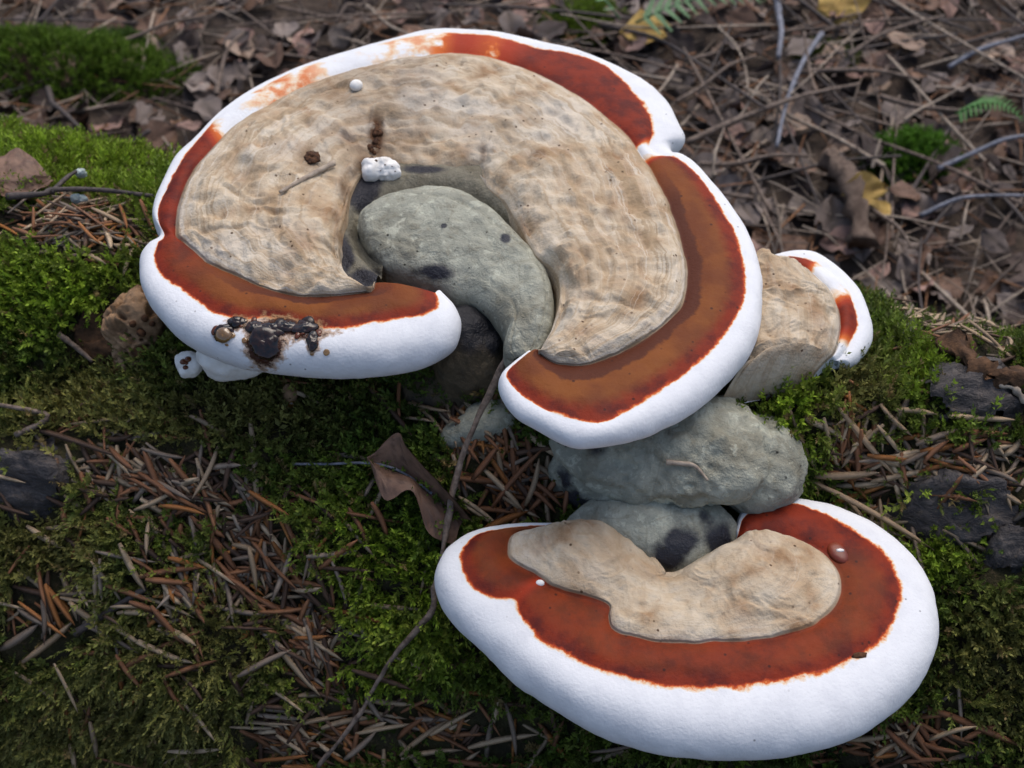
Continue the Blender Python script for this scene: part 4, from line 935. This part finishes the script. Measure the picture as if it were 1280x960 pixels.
# curled dead leaf beside the needle heap
def leaf_surface(name, rib, left, right, mat, parent=None, base=np.zeros(3), nu=26, nw=9, seed=0, fold=.0, rough=.0012):
    u = np.linspace(0, 1, nu); f = lambda pts: catmull(np.asarray(pts, float), u*(len(pts)-1)); Rb, Lf, Rt = f(rib), f(left), f(right)
    s = np.linspace(0, 1, nw); up = np.concatenate([Lf[:, None]+(Rb-Lf)[:, None]*s[None, :, None], (Rb[:, None]+(Rt-Rb)[:, None]*s[None, :, None])[:, 1:]], 1)
    w = np.concatenate([1-s, s[1:]]); up[..., 2] += fold*np.sin(w*math.pi)[None]+rough*fbm(up*170, 3, seed)
    vein = np.exp(-(w/.10)**2)[None]*np.ones((nu, 1)); side = np.maximum(0, np.cos((u[:, None]*11-w[None]*2.2)*2*math.pi))**14*.6; vein = np.maximum(vein, side*np.minimum(1, w*4)[None])
    V = up.reshape(-1, 3); F = grid_faces(nu, up.shape[1]); N = vnormals(V, F); k = len(V)
    V2 = np.concatenate([V+N*.00012, V-N*.00012]); F2 = np.concatenate([F, F[:, ::-1]+k])
    return link(name, mesh_np(name, V2-base, F2, mat, True, {'vein': np.concatenate([vein.ravel()]*2)}), parent)
lb = lp(520, 605, 0); dl = empty('dead_leaf', lb); tag(dl, 'curled brown dead leaf with long thin stalk beside the needle heap', 'leaf')
leaf_surface('blade', [lp(459, 578, .010), lp(485, 583, .007), lp(515, 598, .006), lp(545, 622, .006), lp(578, 652, .006)],
             [lp(460, 577, .011), lp(487, 541, .016), lp(522, 563, .017), lp(562, 598, .016), lp(594, 656, .010)],
             [lp(460, 580, .010), lp(478, 604, .014), lp(510, 630, .014), lp(545, 660, .012), lp(574, 672, .009)], ML['brown'], dl, lb, seed=3, fold=.0025)
twig('stalk', np.array([lp(366, 580, .006), lp(410, 580, .009), lp(462, 579, .0105), lp(500, 589, .008), lp(540, 617, .0075)])-lb, .00045, .0005, 'twig_blue', parent=dl, sides=6)
lb = lp(25, 215, 0); dl = empty('dead_leaf', lb); tag(dl, 'crumpled brown dead leaf on bright moss behind the forked twig', 'leaf')
leaf_surface('blade', [lp(-22, 225, .009), lp(10, 222, .011), lp(35, 220, .011), lp(62, 228, .007)], [lp(-20, 205, .012), lp(5, 190, .014), lp(38, 195, .013), lp(62, 226, .007)], [lp(-22, 240, .006), lp(10, 244, .007), lp(40, 242, .006), lp(63, 229, .007)], ML['brown'], dl, lb, seed=6, fold=-.001, rough=.003)

# ------------------------------------------------------------------ forest floor behind the log
def leaf_proto(seed):
    r = np.random.default_rng(seed); nu, nw = 8, 4; t = np.linspace(0, 1, nu); w = np.sin(np.clip(t, .02, .98)**r.uniform(.7, 1.1)*math.pi)**.8*r.uniform(.30, .42)
    s = np.linspace(-1, 1, nw*2-1); V = np.zeros((nu, len(s), 3)); V[..., 0] = (t-.5)[:, None]; V[..., 1] = w[:, None]*s[None]*(1+.12*r.uniform(-1, 1, (nu, 1)))
    fold, curl, tw = r.uniform(-.1, .35), r.uniform(-.35, .35), r.uniform(-.3, .3)
    V[..., 2] = np.abs(V[..., 1])*fold+curl*(V[..., 0]**2)*1.6+tw*V[..., 0]*V[..., 1]+.05*r.normal(0, 1, V.shape[:2])
    vein = np.exp(-(s/.25)**2)[None]*np.ones((nu, 1))
    return V.reshape(-1, 3), grid_faces(nu, len(s)), vein.ravel()
LP = [leaf_proto(i) for i in range(9)]; LM = {}
def leaf_mesh(v, col):
    if (v, col) not in LM: LM[v, col] = mesh_np('dead_leaf', LP[v][0], LP[v][1], ML[col], True, {'vein': LP[v][2]})
    return LM[v, col]
def gz(x, y): return float(GZ(np.array([x]), np.array([y]))[0])
def gp(px, py, h=0.0):
    """ground point under a measured place"""
    p = at(px, py, 0.0)
    for _ in range(3): p = at(px, py, gz(p[0], p[1])+h)
    return p
cand = []
for k in range(2600):
    y = random.uniform(.17, .95); x = random.uniform(-.62, .62)*(.55+y*.6); cand.append((x, y))
def seen(p):
    q = proj(p)
    if not (-15 < q[0] < 1295 and -15 < q[1] < 400): return False
    d = Vector(p-CAM); L = d.length; d.normalize()
    return BVL.ray_cast(Vector(CAM), d, L)[0] is None and BVR.ray_cast(Vector(CAM), d, L)[0] is None and BVS.ray_cast(Vector(CAM), d, L)[0] is None
lw = {'brown': 5, 'grey brown': 6, 'pale tan': 1.6, 'dark': 5, 'pinkish': 2.6}
Vs, Fs, Ts, Ve, off = [], [], [], [], 0; nl = 0
for (x, y) in cand:
    z = gz(x, y)+random.uniform(.001, .014); p = np.array([x, y, z]); L = random.uniform(.015, .034); col = random.choices(list(lw), list(lw.values()))[0]
    rot = (random.gauss(0, .38), random.gauss(0, .38), random.uniform(0, 6.28)); v = random.randrange(len(LP))
    if nl < 260 and seen(p) and random.random() < .75:
        o = link('dead_leaf', leaf_mesh(v, col)); o.location = p+np.array([0, 0, .006]); o.rotation_euler = rot; o.scale = (L, L, L); nl += 1
        sz = 'small' if L < .0255 else ('broad' if L > .033 else 'medium-sized'); how = 'flat' if v % 3 == 0 else ('curled' if v % 3 == 1 else 'folded')
        tag(o, '%s %s %s dead leaf on the forest floor behind the log' % (sz, how, col), 'leaf', '%s %s %s dead leaves on the forest floor' % (sz, how, col))
    else:
        from mathutils import Euler
        m = np.array(Euler(rot).to_matrix()); V, F, ve = LP[v]; Vs.append(V*L@m.T+p); Fs.append(F+off); off += len(V); Ts.append(np.tile(np.array(LEAF[col][0])*random.uniform(.5, 1), (len(V), 1)))
o = link('leaf_litter', mesh_np('leaf_litter', np.concatenate(Vs), np.concatenate(Fs), M['litter'], True, {'tint': np.concatenate(Ts)})); tag(o, 'matted layer of decaying leaves on the forest floor', 'leaf litter', kind='stuff')
def special_leaf(px, py, L, rz, label, col='yellow', v=2, h=.02, tilt=(.3, 0)):
    o = link('dead_leaf', leaf_mesh(v, col)); o.location = gp(px, py, h); o.scale = (L, L, L); o.rotation_euler = (tilt[0], tilt[1], rz); tag(o, label, 'leaf')
special_leaf(1084, 236, .032, .2, 'pale yellow leaf standing out beside the wooden stump piece behind the log', h=.035, tilt=(.7, .1)); special_leaf(1100, 262, .020, 1.9, 'small pale yellow leaf scrap under the larger yellow leaf', v=4, h=.022)
special_leaf(808, 36, .040, .1, 'bright yellow leaf lying under the green fern', v=5, h=.02); special_leaf(1052, 6, .045, .3, 'cream yellow leaf at the far twigs beyond the fern', v=6, h=.02, tilt=(.6, 0))
special_leaf(590, -40, .03, .3, 'yellowed leaf beyond the top of the log fungus', v=1) if False else None
# twigs behind
TW = [(858,178,1074,105,.0022,'twig','long straight grey-brown twig crossing the litter behind the notch of the largest fungus'), (971,-6,973,72,.0030,'twig_blue','thick bluish upright twig beyond the crossing twigs'), (1027,42,971,183,.0022,'twig_blue','bluish slanting twig crossing the long grey-brown one'),
 (1172,211,1290,168,.0020,'twig_blue','bluish twig rising beside the green moss tuft'), (1186,84,1290,42,.0020,'twig_blue','bluish twig far behind the green spruce sprig'), (845,127,945,70,.0016,'twig','thin grey twig under the fern'), (898,35,935,112,.0010,'twig_pale','pale stalk dropping from the fern'),
 (935,112,1000,160,.0010,'twig_pale','pale stalk continuing below the crossing twigs'), (890,220,905,160,.0012,'twig_pale','pale upright stalk close behind the right rim'), (905,160,960,95,.0012,'twig_pale','pale bent stalk above the right rim'), (875,205,1010,195,.0018,'twig','horizontal brown twig behind the right rim'),
 (1000,90,1150,100,.0020,'twig','brown twig lying flat among rust-coloured litter'), (1100,120,1230,140,.0022,'twig','reddish brown twig beside the spruce sprig'), (1090,210,1100,175,.0012,'twig_pale','short pale upright stalk beside the yellow leaf'), (1150,270,1290,245,.0016,'twig_blue','bluish twig low over the moss crest'),
 (1080,255,1140,310,.0016,'twig','brown twig slanting to the moss crest beside the yellow leaf'), (1200,300,1215,240,.0010,'twig_pale','thin pale stalk above the right moss crest'), (270,118,305,40,.0020,'twig','grey curved twig left of the largest fungus'), (60,110,100,160,.0025,'twig_dark','dark twig below the far left moss mound'), (300,112,312,92,.0024,'twig','short stub twig against the rear rim'),
 (120,60,260,20,.0018,'twig','faint grey twig far left in the litter'), (420,30,470,-10,.0016,'twig','grey twig behind the rear rim'), (1020,115,1005,40,.0018,'twig','leaning dark grey twig between the crossing twigs'), (1060,70,1180,20,.0018,'twig','grey twig under the cream leaf'), (1130,150,1200,110,.0012,'twig_pale','pale twig left of the spruce sprig')]
def gtwig(a, b, r, mat, label, group=None, seed=0):
    d = b-a; n = np.array([-d[1], d[0], 0])*.06*random.uniform(-1.2, 1.2); mid = [a+d*t+n*math.sin(t*math.pi)+np.array([0, 0, random.uniform(-.003, .006)]) for t in (.33, .66)]
    return twig('twig', [a]+mid+[b], r, r*.55, mat, label, group, seed=seed, sides=6)
for i, (x0, y0, x1, y1, r, mt, lab) in enumerate(TW): gtwig(gp(x0, y0, .022), gp(x1, y1, .032), r, mt, lab, seed=20+i)
k = 0
for i in range(600):
    if k >= 125: break
    x, y = random.uniform(-.4, .55), random.uniform(.2, .85); p = np.array([x, y, gz(x, y)])
    if not seen(p) or (proj(p)[0] < 520 and random.random() < .55): continue
    a = random.uniform(0, 6.28); L = random.uniform(.05, .20); e = p+np.array([math.cos(a)*L, math.sin(a)*L, 0]); e[2] = gz(e[0], e[1])+random.uniform(.008, .04); p[2] += random.uniform(.01, .022)
    mt, nm = random.choice([('twig', 'grey-brown'), ('twig_dark', 'dark'), ('twig_pale', 'pale straw-coloured'), ('twig', 'grey-brown'), ('twig_dark', 'dark')])
    gtwig(p, e, random.uniform(.0007, .0018), mt, '%s %s twig among the litter behind the log' % ('long' if L > .14 else ('short' if L < .09 else 'mid-length'), nm), '%s %s twigs in the litter' % ('long' if L > .14 else ('short' if L < .09 else 'mid-length'), nm), 60+i); k += 1
Vs, Fs, Ts, off = [], [], [], 0
for i in range(2600):
    y = random.uniform(.17, .95); x = random.uniform(-.62, .62)*(.55+y*.6); a = random.uniform(0, 6.28); L = random.uniform(.02, .10); z = gz(x, y)
    P = np.array([[x+math.cos(a)*L*t, y+math.sin(a)*L*t, z+.006+.012*random.random()] for t in (0, .5, 1)]); V, F = tube_arrays(P, random.uniform(.0004, .0011)*np.array([1, .9, .6]), 4)
    Vs.append(V); Fs.append(F+off); off += len(V); Ts.append(np.tile(np.array(random.choice([(.28, .22, .17), (.14, .105, .085), (.40, .33, .26), (.26, .13, .065)]))*random.uniform(.5, 1.1), (len(V), 1)))
o = link('twig_litter', mesh_np('twig_litter', np.concatenate(Vs), np.concatenate(Fs), M['litter'], True, {'tint': np.concatenate(Ts)})); tag(o, 'scattered thin stalks and needles in the forest litter', 'litter', kind='stuff')
# wooden stump piece
a, b = gp(1035, 200, .03), gp(1078, 305, .02)
twig('wood_piece', [a, a*.6+b*.4+[.004, 0, .008], b], .0055, .0075, 'chunk', 'weathered brown piece of wood standing in the litter beside the yellow leaf', cat='wood', sides=14, knob=.35, seed=99, rough=.002)
# moss mounds on the floor
def cushion(px, py, rx, ry, h, tint, label, n=900):
    c = gp(px, py); th = RNG.uniform(0, 6.28, n); r = np.sqrt(RNG.uniform(0, 1, n)); x = c[0]+rx*r*np.cos(th); y = c[1]+ry*r*np.sin(th); z = GZ(x, y)+h*(1-r*r)
    P = np.stack([x, y, z], -1); d = np.stack([np.cos(th)*r*.9, np.sin(th)*r*.9, np.ones(n)], -1)+RNG.normal(0, .3, (n, 3)); t = np.array(tint)*RNG.uniform(.5, 1.4, (n, 1))
    V, F, T = bake(PROTO['tuft'], P, d, RNG.uniform(.008, .014, n), t)
    o = link('moss_cushion', mesh_np('moss_cushion', V, F, M['moss'], False, {'tint': T})); tag(o, label, 'moss', 'moss cushions on the forest floor')
cushion(60, 100, .11, .035, .030, (.10, .17, .018), 'wide moss mound on the forest floor beyond the left crest', 2200); cushion(150, 78, .03, .015, .015, (.06, .11, .018), 'little dark moss mound beside the wide one')
cushion(730, 36, .030, .02, .012, (.13, .20, .02), 'bright moss cushion behind the rear rim near the fern'); cushion(1136, 210, .030, .018, .018, (.09, .20, .02), 'small green moss tuft between the yellow leaf and bluish twig'); cushion(1030, 80, .02, .012, .006, (.10, .13, .03), 'sparse olive moss patch between crossing twigs', 250)
# fern
def fern(px, py, L, az, label, mat='fern', n=11, h=.03, wid=.34):
    b = gp(px, py, h); root = empty('fern_frond', b); tag(root, label, 'fern')
    rib = np.array([[L*t, 0, .02*math.sin(t*2.6)] for t in np.linspace(0, 1, 6)]); V, F = tube_arrays(rib, np.linspace(.0010, .0004, 6), 5); link('rachis', mesh_np('rachis', V, F, M[mat]), root)
    t = np.linspace(0, 1, 13); V = []; Fq = []; lob = .09+.07*np.abs(np.sin(t*math.pi*6)); w = lob*(1-t*.75)
    G_ = np.stack([np.stack([t, w, .06*t*t], -1), np.stack([t, 0*t, .06*t*t+.03], -1), np.stack([t, -w, .06*t*t], -1)], 1).reshape(-1, 3)
    lm = mesh_np('leaflet', G_, grid_faces(13, 3), M[mat])
    for k in range(n):
        q = (k+1)/(n+1)
        for sg in (-1, 1):
            o = link('leaflet', lm, root); o.location = (L*q, 0, .02*math.sin(q*2.6)); o.rotation_euler = (random.uniform(-.3, .3), random.uniform(-.15, .15), sg*R_(66)); s_ = L*wid*(1-q*.8)*random.uniform(.9, 1.1); o.scale = (s_, s_*.95, s_)
    root.rotation_euler = (R_(12), R_(-4), az)
    return root
fern(795, 28, .095, R_(2), 'light green fern frond spread over the litter behind the rear rim', n=12, wid=.26); fern(775, 24, .05, R_(170), 'small light green fern tip left of the larger frond', n=6)
fern(1195, 142, .045, R_(-35), 'dark green feathery sprig in the litter between bluish twigs', 'sprig', n=14, wid=.30, h=.035)
